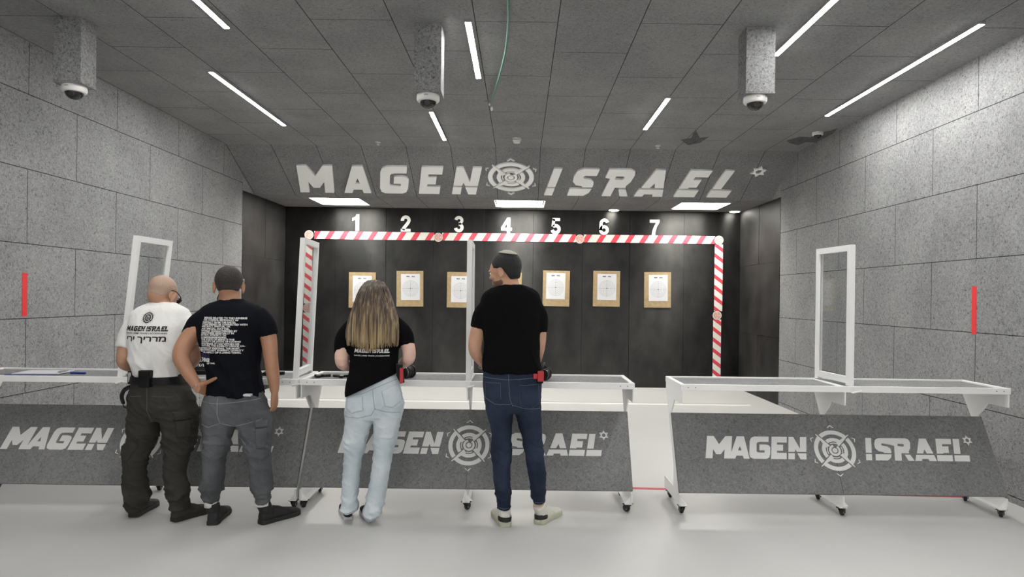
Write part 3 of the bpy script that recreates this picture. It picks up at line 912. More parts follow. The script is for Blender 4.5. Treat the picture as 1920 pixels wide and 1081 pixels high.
def table(x0, x1, label, yoff=0.0, seed=0, clamps=(), mid=None, word=(0.0, 1.0)):
    mid = mid or (x0 + x1) / 2
    Y0, Y1 = 4.69 + yoff, 5.19 + yoff
    t = thing('shooting_table', label, 'table', (mid, (Y0 + Y1) / 2, 0), 'shooting tables')
    off = Vector((0, yoff, 0))
    bm = bmesh.new()
    box(bm, x0, x1, Y0, Y0 + 0.018, ZT - 0.042, ZT, 0.002); box(bm, x0, x1, Y1 - 0.018, Y1, ZT - 0.042, ZT, 0.002)
    box(bm, x0, x0 + 0.03, Y0 + 0.018, Y1 - 0.018, ZT - 0.042, ZT - 0.001, 0.002); box(bm, x1 - 0.03, x1, Y0 + 0.018, Y1 - 0.018, ZT - 0.042, ZT - 0.001, 0.002)
    box(bm, mid - 0.02, mid + 0.02, Y0 + 0.018, Y1 - 0.018, ZT - 0.042, ZT - 0.006, 0.002)
    obj('tray_frame', bm, M['white'], t)
    bm = bmesh.new()
    box(bm, x0 + 0.03, mid - 0.02, Y0 + 0.018, Y1 - 0.018, ZT - 0.030, ZT - 0.012); box(bm, mid + 0.02, x1 - 0.03, Y0 + 0.018, Y1 - 0.018, ZT - 0.030, ZT - 0.012)
    obj('tray_board', bm, M['tray'], t)
    # three profiled support plates, each standing on a rail with two casters
    prof = [(5.185, ZT - 0.042), (5.185, .80), (5.09, .655), (4.90, .30), (4.90, .145), (5.19, .145), (5.19, .062), (4.70, .062), (4.70, .138), (4.730, .138),
            (5.008, .640), (5.008, .664), (4.968, .700), (4.905, .767), (4.70, .770), (4.70, ZT - 0.042)]
    for i, x in enumerate((x0 + 0.008, mid, x1 - 0.008)):
        bm = bmesh.new(); prism(bm, [(x - 0.005, y + yoff, z) for y, z in prof], (0.010, 0, 0))
        sp = obj('support_plate', bm, M['white'], t)
        fl = (0, 0.045) if i == 0 else ((-0.045, 0) if i == 2 else (-0.022, 0.022))
        bm = bmesh.new(); box(bm, x + fl[0] - 0.004, x + fl[1] + 0.004, 4.70 + yoff, 5.19 + yoff, 0.060, 0.068)
        sg = -1 if i == 2 else 1
        prism(bm, [(x, 4.72 + yoff, .068), (x + sg * 0.045, 4.72 + yoff, .068), (x, 4.72 + yoff, .115)], (0, 0.006, 0))
        obj('foot_rail', bm, M['white'], sp)
        cx = x + (0.02 if i == 0 else (-0.02 if i == 2 else 0))
        rnd = random.Random(seed * 10 + i)
        caster(cx, 4.735 + yoff, rnd.uniform(-0.9, 0.9), sp); caster(cx, 5.11 + yoff, rnd.uniform(-0.9, 0.9), sp)
    # two felt boards
    for a, b in ((x0 + 0.002, mid - 0.0015), (mid + 0.0015, x1 - 0.002)):
        bm = bmesh.new(); B, Tp = PB + off, PT + off
        prism(bm, [Vector((a, 0, 0)) + B, Vector((a, 0, 0)) + Tp, Vector((a, 0, 0)) + Tp - P_N * 0.024, Vector((a, 0, 0)) + B - P_N * 0.024], (b - a, 0, 0))
        obj('front_board', bm, M['panel'], t)
    # stencilled wordmark, emblem and star
    PL = (PT - PB).length
    org = PB + off + P_N * 0.0012
    for nm, wd, k in (('first_word', 'MAGEN', 0), ('second_word', 'ISRaeL', 5)):
        me = flat([p for ch, x in zip(wd, PANEL_X[k:]) for p in glyph_polys(ch, x * (word[1] if k == 0 else 1), 0, 0.163, 1.40)], 0.0012)
        place(me, org + Vector((mid + 0.012 + (word[0] + 0.03 * (word[1] > 1) if k == 0 else 0), 0, 0)) + P_UP * (PL - 0.336), (1, 0, 0), P_UP); obj(nm, me, M['stencil'], t)
    me = flat_each(emblem_polys(0.147), 0.0012); place(me, org + Vector((mid + 0.005, 0, 0)) + P_UP * (PL - 0.268), (1, 0, 0), P_UP); obj('emblem', me, M['stencil'], t)
    me = flat(star_polys(0.037, 0, 0), 0.0012); place(me, org + Vector((mid + 0.975, 0, 0)) + P_UP * (PL - 0.182), (1, 0, 0), P_UP); obj('star', me, M['stencil'], t)
    bm = bmesh.new()
    for x in (x0 + 0.05, x0 + 0.10, x1 - 0.05, x1 - 0.10): cyl(bm, (x, Y0 - 0.001, ZT - 0.021), (0, 1, 0), 0.004, 0.006, 10)
    obj('bolts', bm, M['bolt'], t)
    for x in clamps:
        bm = bmesh.new(); box(bm, x - 0.017, x + 0.017, Y0 - 0.010, Y0 - 0.0005, ZT - 0.045, ZT + 0.0, 0.001)
        k = obj('clamp', bm, M['white'], t)
        bm = bmesh.new(); cyl(bm, (x + 0.02, Y0 - 0.016, ZT - 0.036), (1, -0.35, 0.3), 0.006, 0.06, 10); obj('clamp_screw', bm, M['white'], k)


table(-3.955, -1.533, 'white wheeled table on the left, behind the two men, grey felt front', 0.01, 1, (-2.769, -1.556), -2.70, (-0.055, 1.03))
table(-1.518, 0.803, 'white wheeled table in the middle, behind the woman and the man in blue jeans', 0.02, 2, (-0.352,))
table(1.118, 3.395, 'white wheeled table standing alone on the right, grey felt front', 0.0, 3, (2.305,))


def divider(xn, xf, lean, label, y0=4.715, y1=5.18, zb=0.9055, zt=1.885):
    """clear screen in a white frame between two lanes; leans sideways by `lean` metres over its height"""
    t = thing('lane_divider', label, 'divider', ((xn + xf) / 2, (y0 + y1) / 2, zb), 'lane divider screens')
    def X(y, z): return xn + (xf - xn) * (y - y0) / (y1 - y0) + lean * (z - zb) / (zt - zb)
    def bar(bm, ya, yb, za, zb_, w=0.022):
        P = [(ya, za), (yb, za), (yb, zb_), (ya, zb_)]
        prism(bm, [(X(y, z) - w / 2, y, z) for y, z in P], (w, 0, 0))
    bm = bmesh.new(); b = 0.042
    bar(bm, y0, y0 + b, zb, zt, .034); bar(bm, y1 - b, y1, zb, zt, .034); bar(bm, y0 + b, y1 - b, zt - b, zt, .034); bar(bm, y0 + b, y1 - b, zb + 0.015, zb + 0.06, .034)
    obj('frame', bm, M['white'], t)
    bm = bmesh.new(); bar(bm, y0 + b, y1 - b, zb + 0.06, zt - b, 0.005); obj('clear_pane', bm, M['pane'], t)


divider(-2.769, -2.765, 0.10, 'white framed clear divider leaning right, behind the bald man')
divider(-1.552, -1.590, 0.040, 'white framed clear divider between left and middle tables')
divider(-0.352, -0.362, -0.002, 'white framed clear divider left of the man in the cap, seen edge-on')
divider(2.305, 2.268, 0.0, 'white framed clear divider on the right table')

# ================================================================== PEOPLE
def hring(py, xl, xr, D, off=0.0, hd=0.1, n=32, p=2.2, grow=1.0):
    """horizontal cross-section whose left and right outlines were read from the photograph; D + off is its distance, hd its half depth"""
    a, b = at(xl, py, D + off), at(xr, py, D + off)
    c = (a + b) / 2
    return ering(c, ((b.x - a.x) / 2 * grow, 0, 0), (0, hd * grow, 0), n, p)


def hloft(bm, rows, D, grow=1.0, p=2.2, sub=3, dgrow=None):
    """rows of (py, xl, xr, off, hd), smoothly interpolated"""
    R = []
    for i in range(len(rows) - 1):
        r0, r1, r2, r3 = rows[max(i - 1, 0)], rows[i], rows[i + 1], rows[min(i + 2, len(rows) - 1)]
        for k in range(sub):
            t = k / sub
            R.append([0.5 * (2 * b + (c - a) * t + (2 * a - 5 * b + 4 * c - d) * t * t + (3 * b - a - 3 * c + d) * t ** 3) for a, b, c, d in zip(r0, r1, r2, r3)])
    R.append(rows[-1])
    loft(bm, [hring(r[0], r[1], r[2], D, r[3], r[4], 32, p, grow) for r in R])


def hand(bm, wrist, d, nrm, side, curl=0.5, s=1.0, spread=0.10, thumb=0.7, tdir=None):
    """five fingers on a palm: d points along the hand, nrm out of the palm, side (+1/-1) is where the thumb sits"""
    d = Vector(d).normalized(); nrm = (Vector(nrm) - d * Vector(nrm).dot(d)).normalized()
    lat = d.cross(nrm).normalized() * side
    W = Vector(wrist)
    rings = []
    for t, w, h in ((-0.02, .026, .020), (0.0, .027, .019), (.02, .033, .018), (.05, .041, .0165), (.078, .042, .0145), (.092, .039, .012)):
        rings.append(ering(W + d * t * s, lat * w * s, nrm * h * s, 20, 2.4))
    loft(bm, rings)
    for k, (o, L, r) in enumerate(((.0315, .070, .0082), (.0105, .079, .0086), (-.0105, .073, .0082), (-.031, .057, .0072))):
        c = curl * (0.85 + 0.12 * k)
        p = W + d * .086 * s + lat * o * s
        q = d * math.cos(0.02) + lat * spread * o / .03
        pts, rad = [p - d * .015 * s, p], [r * s, r * s]
        ang = 0.0
        for seg, f in enumerate((.42, .32, .26)):
            ang += c * (0.7, 1.0, 0.7)[seg]
            v = (q.normalized() * math.cos(ang) + nrm * math.sin(ang)).normalized()
            p = p + v * L * f * s
            pts.append(p); rad.append(r * s * (0.95, 0.88, 0.74)[seg])
        tube(bm, pts, rad, 10, 3)
    p = W + d * .022 * s + lat * .026 * s + nrm * .004 * s
    v = Vector(tdir).normalized() if tdir else (d * 0.55 + lat * thumb + nrm * 0.30).normalized()
    p1 = p + v * .042 * s
    v2 = (v + Vector((0, 0, .1))).normalized() if tdir else (d * 0.85 + lat * thumb * .45 + nrm * (.25 + .3 * curl)).normalized()
    p2 = p1 + v2 * .033 * s
    p3 = p2 + (v2 + nrm * .25 * curl).normalized() * .024 * s
    tube(bm, [p - v * .012, p, p1, p2, p3], [.013 * s, .0145 * s, .0115 * s, .0105 * s, .0082 * s], 12, 3)


def head_matrix(c, yaw, pitch, roll=0.0, s=1.0):
    """local axes: x to the person's right, y where the face points, z up"""
    return Matrix.Translation(c) @ Matrix.Rotation(yaw, 4, 'Z') @ Matrix.Rotation(pitch, 4, 'X') @ Matrix.Rotation(roll, 4, 'Y') @ Matrix.Scale(s, 4)


def skull(bm, H, hair=0.0):
    g = hair
    ellipsoid(bm, H, (0, -.018, .032), (.077 + g, .094 + g, .086 + g), 28, 20)
    ellipsoid(bm, H, (0, .022, .012), (.069 + g, .072 + g, .078 + g), 28, 20)
    ellipsoid(bm, H, (0, -.040, -.012), (.062 + g, .056 + g, .070 + g), 24, 16)


def head(bm, H, nose=1.0):
    skull(bm, H)
    ellipsoid(bm, H, (0, .030, -.045), (.060, .058, .066))
    ellipsoid(bm, H, (0, .062, -.092), (.032, .026, .024))
    for s in (-1, 1):
        ellipsoid(bm, H, (s * .043, .025, -.075), (.022, .045, .028))          # jaw
        ellipsoid(bm, H, (s * .040, .064, -.028), (.022, .022, .018))          # cheek
        ellipsoid(bm, H, (s * .030, .082, .016), (.024, .011, .008))           # brow
        # ear: shell, rim and lobe
        E = H @ Matrix.Translation((s * .080, -.004, -.010)) @ Matrix.Rotation(s * -0.45, 4, 'Z') @ Matrix.Rotation(-0.15, 4, 'X')
        ellipsoid(bm, E, (0, 0, 0), (.006, .017, .029))
        rim = [(s * .005, .010 * math.cos(a) * 1.55 - .002, .030 * math.sin(a)) for a in [math.radians(q) for q in range(-60, 231, 29)]]
        tube(bm, [E @ Vector(p) for p in rim], .0048, 8, 2)
        ellipsoid(bm, E, (0, .008, -.027), (.006, .008, .010))
    # nose, lips
    loft(bm, [ering(H @ Vector((0, y, z)), H.to_3x3() @ Vector((w, 0, 0)), H.to_3x3() @ Vector((0, dpt, 0)), 14) for y, z, w, dpt in
              ((.080, .018, .008, .008), (.088, .002, .009, .012), (.092, -.014, .012, .017), (.093, -.027, .017, .020), (.086, -.037, .014, .014))])
    ellipsoid(bm, H, (0, .086, -.057), (.024, .010, .0055)); ellipsoid(bm, H, (0, .084, -.067), (.021, .010, .006))


def add_eyes(H, parent):
    for s in (-1, 1):
        bm = bmesh.new(); ellipsoid(bm, H, (s * .031, .079, .000), (.013, .011, .008)); obj('eye', bm, M['eye'], parent, smooth=True)


def hair_cap(H, thick, inside):
    """short hair that follows the skull wherever inside(p) > 0 and sinks under the skin elsewhere"""
    bm = bmesh.new(); skull(bm, H); me = fuse(bm, 0.005, 22)
    Hi = H.inverted()
    def fn(co, n):
        g = inside(Hi @ co)
        t = max(0.0, min(1.0, g / 0.018 + 0.35))
        return -0.012 + (thick + 0.012) * t * t * (3 - 2 * t) + (noise.noise(co * 90) * 0.0012 if g > 0 else 0)
    displace(me, fn)
    return me


def folds(scale=(9, 9, 16), amp=0.006, seed=0, extra=None, soft=1.0):
    sx, sy, sz = scale
    def fn(co, n):
        q = Vector((co.x * sx + seed, co.y * sy, co.z * sz + 0.8 * co.x * sx))
        w = max(0.0, 1 - abs(noise.noise(q)) * 3.0) ** 1.5
        w2 = max(0.0, 1 - abs(noise.noise(q * 1.9 + Vector((5, 2, 9)))) * 3.0) ** 1.5
        w = w * 0.75 + w2 * 0.3 + noise.noise(q * 0.5 + Vector((3, 1, 7))) * 0.5
        a = amp * (extra(co) if extra else 1.0)
        return a * w - a * 0.25 + noise.noise(co * 55) * 0.0006
    return fn


def project(me, bvh, y0, lift=0.002, maxd=3.0):
    """lay a mesh drawn in X-Z onto a garment from behind"""
    miss = []
    for v in me.vertices:
        h = bvh.ray_cast(Vector((v.co.x, y0, v.co.z)), Vector((0, 1, 0)), maxd)
        if h[0] is None: miss.append(v.index); continue
        v.co = Vector((v.co.x, h[0].y - lift - v.co.y * 0, v.co.z))
    if miss:
        bm = bmesh.new(); bm.from_mesh(me); bm.verts.ensure_lookup_table()
        bmesh.ops.delete(bm, geom=[bm.verts[i] for i in miss], context='VERTS'); bm.to_mesh(me); bm.free()
    return me


def dense(me, n=0.012):
    bm = bmesh.new(); bm.from_mesh(me)
    bmesh.ops.triangulate(bm, faces=bm.faces)
    for _ in range(4):
        es = [e for e in bm.edges if e.calc_length() > n]
        if not es: break
        bmesh.ops.subdivide_edges(bm, edges=es, cuts=1); bmesh.ops.triangulate(bm, faces=bm.faces)
    bm.to_mesh(me); bm.free()
    return me


def print_on(parent, bvh, me2d, px, py, D, m, name='shirt_print', lift=0.0025, rot=0.0, curve=0.0, label=None):
    """a flat mesh in metres whose lower left corner sits at the pixel (px, py)"""
    o = at(px, py, D)
    c, s = math.cos(rot), math.sin(rot)
    for v in me2d.vertices:
        x, y = v.co.x, v.co.y
        v.co = Vector((o.x + x * c - y * s, 0, o.z + x * s + y * c))
    dense(me2d, 0.03)
    return obj(name, project(me2d, bvh, D - 1.0, lift), m, parent, label=label)


def patch(parent, bvh, pts, D, m, name, thick=0.006, lift=0.001, smooth=True, label=None):
    """a stitched-on piece of cloth: outline in pixels, laid on the garment and thickened"""
    P = [at(x, y, D) for x, y in pts]
    bm = bmesh.new()
    f = bm.faces.new([bm.verts.new((p.x, 0, p.z)) for p in P])
    me = bpy.data.meshes.new(name); bm.to_mesh(me); bm.free()
    dense(me, 0.02); project(me, bvh, D - 1.0, lift)
    bm = bmesh.new(); bm.from_mesh(me)
    r = bmesh.ops.extrude_face_region(bm, geom=bm.faces[:])
    for v in [g for g in r['geom'] if isinstance(g, bmesh.types.BMVert)]: v.co.y -= thick
    return obj(name, bm, m, parent, smooth=smooth, label=label)


def seam_mesh(bm, bvh, pts, D, r=0.0016, lift=0.001):
    P = [at(x, y, D) for x, y in pts]
    out = []
    for a, b in zip(P, P[1:]):
        n = max(2, int((b - a).length / 0.012))
        for k in range(n): out.append(a + (b - a) * k / n)
    out.append(P[-1])
    W = []
    for p in out:
        h = bvh.ray_cast(Vector((p.x, D - 1.0, p.z)), Vector((0, 1, 0)), 3.0)
        if h[0] is not None: W.append(Vector((p.x, h[0].y - lift, p.z)))
    if len(W) > 2: tube(bm, W, r, 6, 1, round_ends=False)


def seams(parent, bvh, lines, D, m, name='stitching', r=0.0016):
    bm = bmesh.new()
    for l in lines: seam_mesh(bm, bvh, l, D, r)
    return obj(name, bm, m, parent, smooth=True)


def shoe(parent, heel, toe, m, msole, ankle, length=None, cuff_r=0.046, name='shoe', sole_h=0.028, wide=1.0, label=None, lace=None):
    """heel and toe are floor points; ankle is where the shaft ends"""
    heel, toe = Vector(heel), Vector(toe)
    ax = toe - heel; L = length or ax.length; ax.normalize(); lat = Vector((ax.y, -ax.x, 0))
    sec = ((0.0, .020, .060), (.03, .031, .080), (.12, .036, .088), (.30, .035, .100), (.45, .037, .092), (.60, .043, .072), (.75, .047, .060), (.88, .043, .050), (.96, .030, .042), (1.0, .014, .034))
    bm = bmesh.new()
    rings = []
    for t, w, h in sec:
        c = heel + ax * (t * L); hh = (h - 0.012) / 2
        rings.append(ering(c + Vector((0, 0, 0.012 + hh)), lat * w * wide, Vector((0, 0, hh)), 20, 2.6))
    loft(bm, rings)
    an = Vector(ankle); b = heel + ax * (.22 * L) + Vector((0, 0, .045))
    tube(bm, [b, (b * .5 + an * .5), an], [.040 * wide, cuff_r, cuff_r], 18, 4, round_ends=False)
    me = fuse(bm, 0.005, 4)
    displace(me, lambda co, n: noise.noise(co * 28) * 0.0022 + noise.noise(co * 70) * 0.001)
    s = obj(name, me, m, parent, smooth=True, label=label)
    bm = bmesh.new()
    def outline(k, z): 
        pts = []
        for t, w, h in sec: pts.append(heel + ax * (t * L) + lat * (w * wide + .004) * k + Vector((0, 0, z)))
        for t, w, h in reversed(sec): pts.append(heel + ax * (t * L) - lat * (w * wide + .004) * k + Vector((0, 0, z)))
        return pts
    loft(bm, [outline(.96, 0.001), outline(1.0, 0.006), outline(1.0, sole_h * .8), outline(.93, sole_h)])
    obj('sole', bm, msole, s, smooth=False)
    if lace is not None:
        bm = bmesh.new()
        for t in (.34, .40, .46, .52):
            c = heel + ax * (t * L); h = .098 - (t - .34) * .12
            tube(bm, [c - lat * .025 + Vector((0, 0, h - .012)), c + Vector((0, 0, h + .002)), c + lat * .025 + Vector((0, 0, h - .012))], .003, 6, 3)
        obj('laces', bm, lace, s, smooth=True)
    return s


def glasses(parent, H, m, lensm, up=0.0, rad=.0032):
    bm = bmesh.new()
    for s in (-1, 1):
        tube(bm, [H @ Vector((s * .070, .082, .004 + up)), H @ Vector((s * .083, .050, .010 + up)), H @ Vector((s * .086, 0, .014 + up)), H @ Vector((s * .083, -.030, .004 + up))], rad, 8, 3)
        tube(bm, [H @ Vector((s * .033 + .030 * math.cos(a), .106 - .018 * abs(math.cos(a)), .002 + up + .021 * math.sin(a))) for a in [k * PI / 8 for k in range(17)]], rad, 6, 1)
    tube(bm, [H @ Vector((-.008, .108, .004 + up)), H @ Vector((.008, .108, .004 + up))], rad, 6, 1)
    g = obj('glasses', bm, m, parent, smooth=True)
    bm = bmesh.new()
    for s in (-1, 1): ellipsoid(bm, H, (s * .033, .100, .002 + up), (.029, .003, .020))
    obj('lens', bm, lensm, g, smooth=True)


def body(label, D, torso, hips, legs, arms, hands_, H, neck, m, group=None):
    bm = bmesh.new()
    hloft(bm, torso, D, 0.80); hloft(bm, hips, D, 0.86)
    for l in legs: hloft(bm, l, D, 0.80)
    for pts, rad in arms: tube(bm, pts, rad, 18, 5)
    for h in hands_: hand(bm, **h)
    tube(bm, neck[0], neck[1], 20, 4)
    head(bm, H)
    me = fuse(bm, 0.004, 5, 0.5)
    bm = bmesh.new(); bm.from_mesh(me); Hi = H.inverted()
    vs = []
    for v in bm.verts:
        q = Hi @ v.co
        if q.length < .25 and (q.y < .055 or q.z > .035) and not (abs(q.x) > .070 and -.05 < q.z < .03 and q.y > -.035): vs.append(v)
    for _ in range(26): bmesh.ops.smooth_vert(bm, verts=vs, factor=0.5, use_axis_x=True, use_axis_y=True, use_axis_z=True)
    bm.to_mesh(me); bm.free()
    o = obj('person', me, m, smooth=True)
    tag(o, label, 'person', group)
    add_eyes(H, o)
    return o


def tee(parent, D, torso, sleeves, m, amp, seed, extra=None, grow=1.0, voxel=0.007):
    bm = bmesh.new()
    hloft(bm, torso, D, grow)
    for pts, rad in sleeves: tube(bm, pts, rad, 22, 5, round_ends=False)
    me = fuse(bm, voxel, 8, 0.5)
    displace(me, folds((7, 7, 6), amp, seed, extra))
    bv = bvh_of(me)
    return obj('t_shirt', me, m, parent, smooth=True), bv


def trousers(parent, D, hips, legs, m, amp, seed, extra=None, name='trousers', voxel=0.007, scale=(8, 8, 15)):
    bm = bmesh.new()
    hloft(bm, hips, D)
    for l in legs: hloft(bm, l, D)
    me = fuse(bm, voxel, 12, 0.5)
    displace(me, folds(scale, amp, seed, extra))
    bv = bvh_of(me)
    return obj(name, me, m, parent, smooth=True), bv


def floor_contact(pf, qf, L=None):
    a, b = on_floor(*pf), on_floor(*qf)
    if L: b = a + (b - a).normalized() * L
    return a, b


def A_(D, *pts):
    return [at(x, y, D + o) for x, y, o in pts]


def short_hair(zs=0.022, nape=-0.060, front=0.070):
    def g(p):
        y = p.y
        if y < -.050: zm = nape
        elif y < -.018: zm = nape + (zs - nape) * (y + .050) / .032
        else: zm = zs + max(0, y) * .25
        return min(p.z - zm, front - y - max(0, .06 - p.z) * .5)
    return g


def beard(H, parent, m):
    bm = bmesh.new()
    ellipsoid(bm, H, (0, .030, -.045), (.060, .058, .066)); ellipsoid(bm, H, (0, .062, -.092), (.032, .026, .024))
    for s in (-1, 1): ellipsoid(bm, H, (s * .043, .025, -.075), (.022, .045, .028))
    me = fuse(bm, 0.005, 3); Hi = H.inverted()
    def fn(co, n):
        p = Hi @ co
        g = min(-.046 - p.z + max(0, .02 - p.y) * .9, p.y + .012)
        t = max(0.0, min(1.0, g / .015 + .3))
        return -.010 + .0115 * t
    displace(me, fn)
    return obj('beard', me, m, parent, smooth=True)


def lower(z0, z1, a=1.0, b=2.2):
    """folds grow towards the knee and the cuff"""
    return lambda co: (a + (b - a) * max(0.0, 1 - abs(co.z - z0) / .10) + (b - a) * max(0.0, 1 - abs(co.z - z1) / .12)) * max(0.12, min(1.0, (0.93 - co.z) / .14))


# ------------------------------------------------------------------ bald man in the white shirt
D = 4.47
torso = [(566, 284, 326, .08, .055), (571, 271, 337, .075, .07), (579, 256, 350, .06, .095), (592, 246, 357, .05, .115), (612, 243, 357, .03, .13), (640, 243, 352, .01, .135),
         (665, 245, 346, .0, .135), (685, 248, 342, .0, .135), (698, 252, 339, .0, .132), (706, 256, 337, .0, .125)]
hips = [(699, 256, 338, 0, .118), (712, 252, 345, 0, .130), (726, 248, 353, 0, .138), (745, 245, 362, 0, .145), (765, 243, 367, 0, .145), (786, 246, 364, 0, .098)]
legs = [[(766, 244, 304, 0, .122), (805, 242, 295, 0, .105), (823, 240, 291, .005, .092), (844, 234, 281, .01, .088), (860, 232, 275, .01, .083), (878, 233, 271, .02, .078), (900, 234, 272, .035, .076), (922, 235, 277, .05, .080), (944, 238, 271, .06, .070), (956, 240, 268, .065, .062)],
        [(766, 298, 370, 0, .122), (805, 305, 367, 0, .105), (831, 310, 362, 0, .092), (850, 311, 356, 0, .088), (870, 309, 350, 0, .083), (888, 308, 347, -.005, .080), (912, 313, 352, -.015, .078), (930, 316, 352, -.02, .074), (954, 317, 351, -.025, .066)]]
H = head_matrix(at(305, 553, D + .11), -.22, -.52, 0, 1.07)
arms = [(A_(D, (262, 600, .05), (241, 632, .02), (231, 674, .0), (240, 686, .10), (255, 690, .22)), [.055, .047, .042, .036, .027]),
        (A_(D, (340, 600, .05), (358, 632, .02), (365, 664, .0), (360, 680, .10), (350, 690, .22)), [.055, .047, .042, .036, .027])]
hs = [dict(wrist=at(257, 691, D + .235), d=(.45, .85, -.12), nrm=(0, -.1, -1), side=-1, curl=.45), dict(wrist=at(349, 691, D + .235), d=(-.35, .9, -.12), nrm=(0, -.1, -1), side=1, curl=.45)]
pa = body('bald man in a white t-shirt and olive trousers, seen from behind', D, torso, hips, legs, arms, hs, H, (A_(D, (304, 600, .06), (304, 580, .07), (304, 562, .10)), [.075, .062, .060]), M['skin_a'])
ts, bv = tee(pa, D, torso, [(A_(D, (272, 597, .05), (247, 619, .03), (234, 652, .0)), [.070, .064, .055]), (A_(D, (332, 597, .05), (356, 619, .03), (366, 650, .0)), [.070, .064, .055])],
             M['whitetee'], .009, 2, lambda co: 0.5 + 1.6 * max(0, (1.18 - co.z) / .25))
W_ = (329 - 246) * D / F
me = flat(wordmark(.0135 * 2.25, 1.12, [v * .153 for v in PANEL_X]), 0.0)
def fit(me, w):
    xs = [v.co.x for v in me.vertices]; x0, x1 = min(xs), max(xs); ys = min(v.co.y for v in me.vertices); k = w / (x1 - x0)
    for v in me.vertices: v.co = Vector(((v.co.x - x0) * k, (v.co.y - ys) * k, 0))
    return me
SHIRT_X = [0, 1.12, 2.02, 2.95, 3.62, 4.72, 5.02, 5.74, 6.62, 7.58, 8.22]
def shirt_words(h): return flat([p for ch, x in zip('MAGENISRaeL', SHIRT_X) for p in glyph_polys(ch, x * h, 0, h, 1.32)], 0.0)
print_on(ts, bv, fit(shirt_words(.03), .288), 246.5, 618.5, D, M['print_dark'], 'wordmark_print')
print_on(ts, bv, text_mesh('RANGE | ARMS TRADE | ACCESSORIES', .285, .013, .02), 246.5, 624.5, D, M['print_dark'], 'tagline_print')
HEB = '\u05d9\u05e8\u05d9 \u05da\u05d9\u05e8\u05e8\u05de'
q = text_mesh(HEB, .270, .044, 0.028)
raw = lambda t: max(v.co.x for v in text_mesh(t, None, .044, 0.0).vertices)
fx = .270 * raw(HEB[:-1]) / raw(HEB)
q = join_to_mesh([q, flat([[(fx - .004, .0365), (fx + .006, .0365), (fx + .006, .0425), (fx - .004, .0425)]], 0.0)])
print_on(ts, bv, q, 250, 640.5, D, M['print_dark'], 'hebrew_print')
print_on(ts, bv, flat_each(emblem_polys(.034, .034, .034), 0), 278.5, 604, D, M['print_dark'], 'emblem_print')
tr, bt = trousers(pa, D, hips, legs, M['olive'], .015, 11, lower(.50, .14, .7, 1.7))
belt = bmesh.new(); loft(belt, [hring(y, xl, xr, D, 0, hd, 40) for y, xl, xr, hd in ((703, 251.5, 341, .133), (703, 250, 343.5, .140), (716, 247, 349, .146), (716, 248.5, 347, .138))], cap=False)
belt = obj('belt', belt, M['leather'], pa)
ho = bmesh.new()
P = at(272, 710, D - .155)
box(ho, P.x - .036, P.x + .036, P.y - .020, P.y + .035, P.z - .052, P.z + .055, .008); box(ho, P.x - .030, P.x + .034, P.y - .028, P.y - .018, P.z + .018, P.z + .052, .004)
obj('holster', ho, M['leather'], pa, label='black holster on the back of the belt')
ho = bmesh.new(); P = at(250, 706, D - .03); box(ho, P.x - .012, P.x + .018, P.y - .05, P.y + .04, P.z - .042, P.z + .042, .006); obj('radio_pouch', ho, M['black'], pa)
ho = bmesh.new(); box(ho, P.x - .004, P.x + .014, P.y - .054, P.y - .049, P.z - .028, P.z + .034, .002); obj('pouch_plate', ho, M['alu'], pa)
patch(tr, bt, [(341, 766), (371, 767), (369, 781), (345, 782)], D, M['olive'], 'cargo_pocket', .010)
patch(tr, bt, [(345, 783), (367, 782), (364, 815), (346, 815)], D, M['olive'], 'cargo_pocket', .007)
patch(tr, bt, [(243, 836), (262, 818), (272, 830), (252, 858), (234, 858)], D, M['olive'], 'knee_patch', .006)
seams(tr, bt, [[(297, 722), (299, 760), (301, 782)], [(262, 738), (288, 736)], [(306, 737), (340, 739)]], D, M['stitch_dark'], r=.001)
for heel, toe, ank, lab in (((249, 970), (284, 949), (255, 950, D + .065), None), ((323, 978), (382, 961), (334, 948, D - .022), None)):
    a, b = floor_contact(heel, toe, .295)
    shoe(pa, a, b, M['boot_olive'], M['sole'], at(*ank), lace=M['boot_olive'])
obj('shaved_hair', hair_cap(H, .0012, short_hair(.018, -.045, .03)), M['shaved'], pa, smooth=True)
glasses(pa, H, M['gun'], M['dome'], .012)

# ------------------------------------------------------------------ man with the printed black shirt
D = 4.37
torso = [(560, 415, 456, .03, .055), (564, 408, 462, .03, .07), (569, 393, 476, .03, .09), (577, 379, 490, .02, .11), (592, 371, 499, .01, .125), (612, 370, 496, 0, .13), (637, 374, 490, 0, .13),
         (660, 380, 488, 0, .13), (684, 386, 486, 0, .125), (712, 389, 489, 0, .127), (728, 388, 494, 0, .133), (740, 391, 492, 0, .128)]
hips = [(726, 394, 489, 0, .106), (738, 388, 494, 0, .120), (746, 385, 497, 0, .134), (755, 383, 500, 0, .138), (772, 382, 505, 0, .14), (794, 386, 503, 0, .098)]
legs = [[(770, 382, 448, 0, .122), (800, 381, 441, 0, .105), (818, 383, 432, 0, .092), (849, 383, 424, .01, .083), (875, 382, 420, .02, .079), (900, 381, 418, .035, .078), (912, 377, 416, .045, .086), (921, 380, 412, .05, .074), (930, 384, 410, .055, .062), (938, 385, 408, .06, .056)],
        [(770, 438, 507, 0, .122), (800, 447, 507, 0, .105), (831, 458, 504, 0, .092), (860, 465, 506, .0, .085), (888, 469, 509, .01, .080), (910, 470, 511, .015, .087), (920, 475, 507, .02, .076), (930, 479, 504, .025, .063), (939, 481, 502, .03, .058)]]
H = head_matrix(at(429, 536, D + .06), .36, -.26, 0, 1.06)
arms = [(A_(D, (388, 600, .02), (354, 634, -.03), (339, 667, -.09), (352, 696, -.10), (370, 724, -.105)), [.062, .056, .050, .042, .030]),
        (A_(D, (490, 600, .01), (503, 632, .0), (508, 672, -.01), (512, 703, .0), (515, 733, .02)), [.060, .052, .043, .041, .027])]
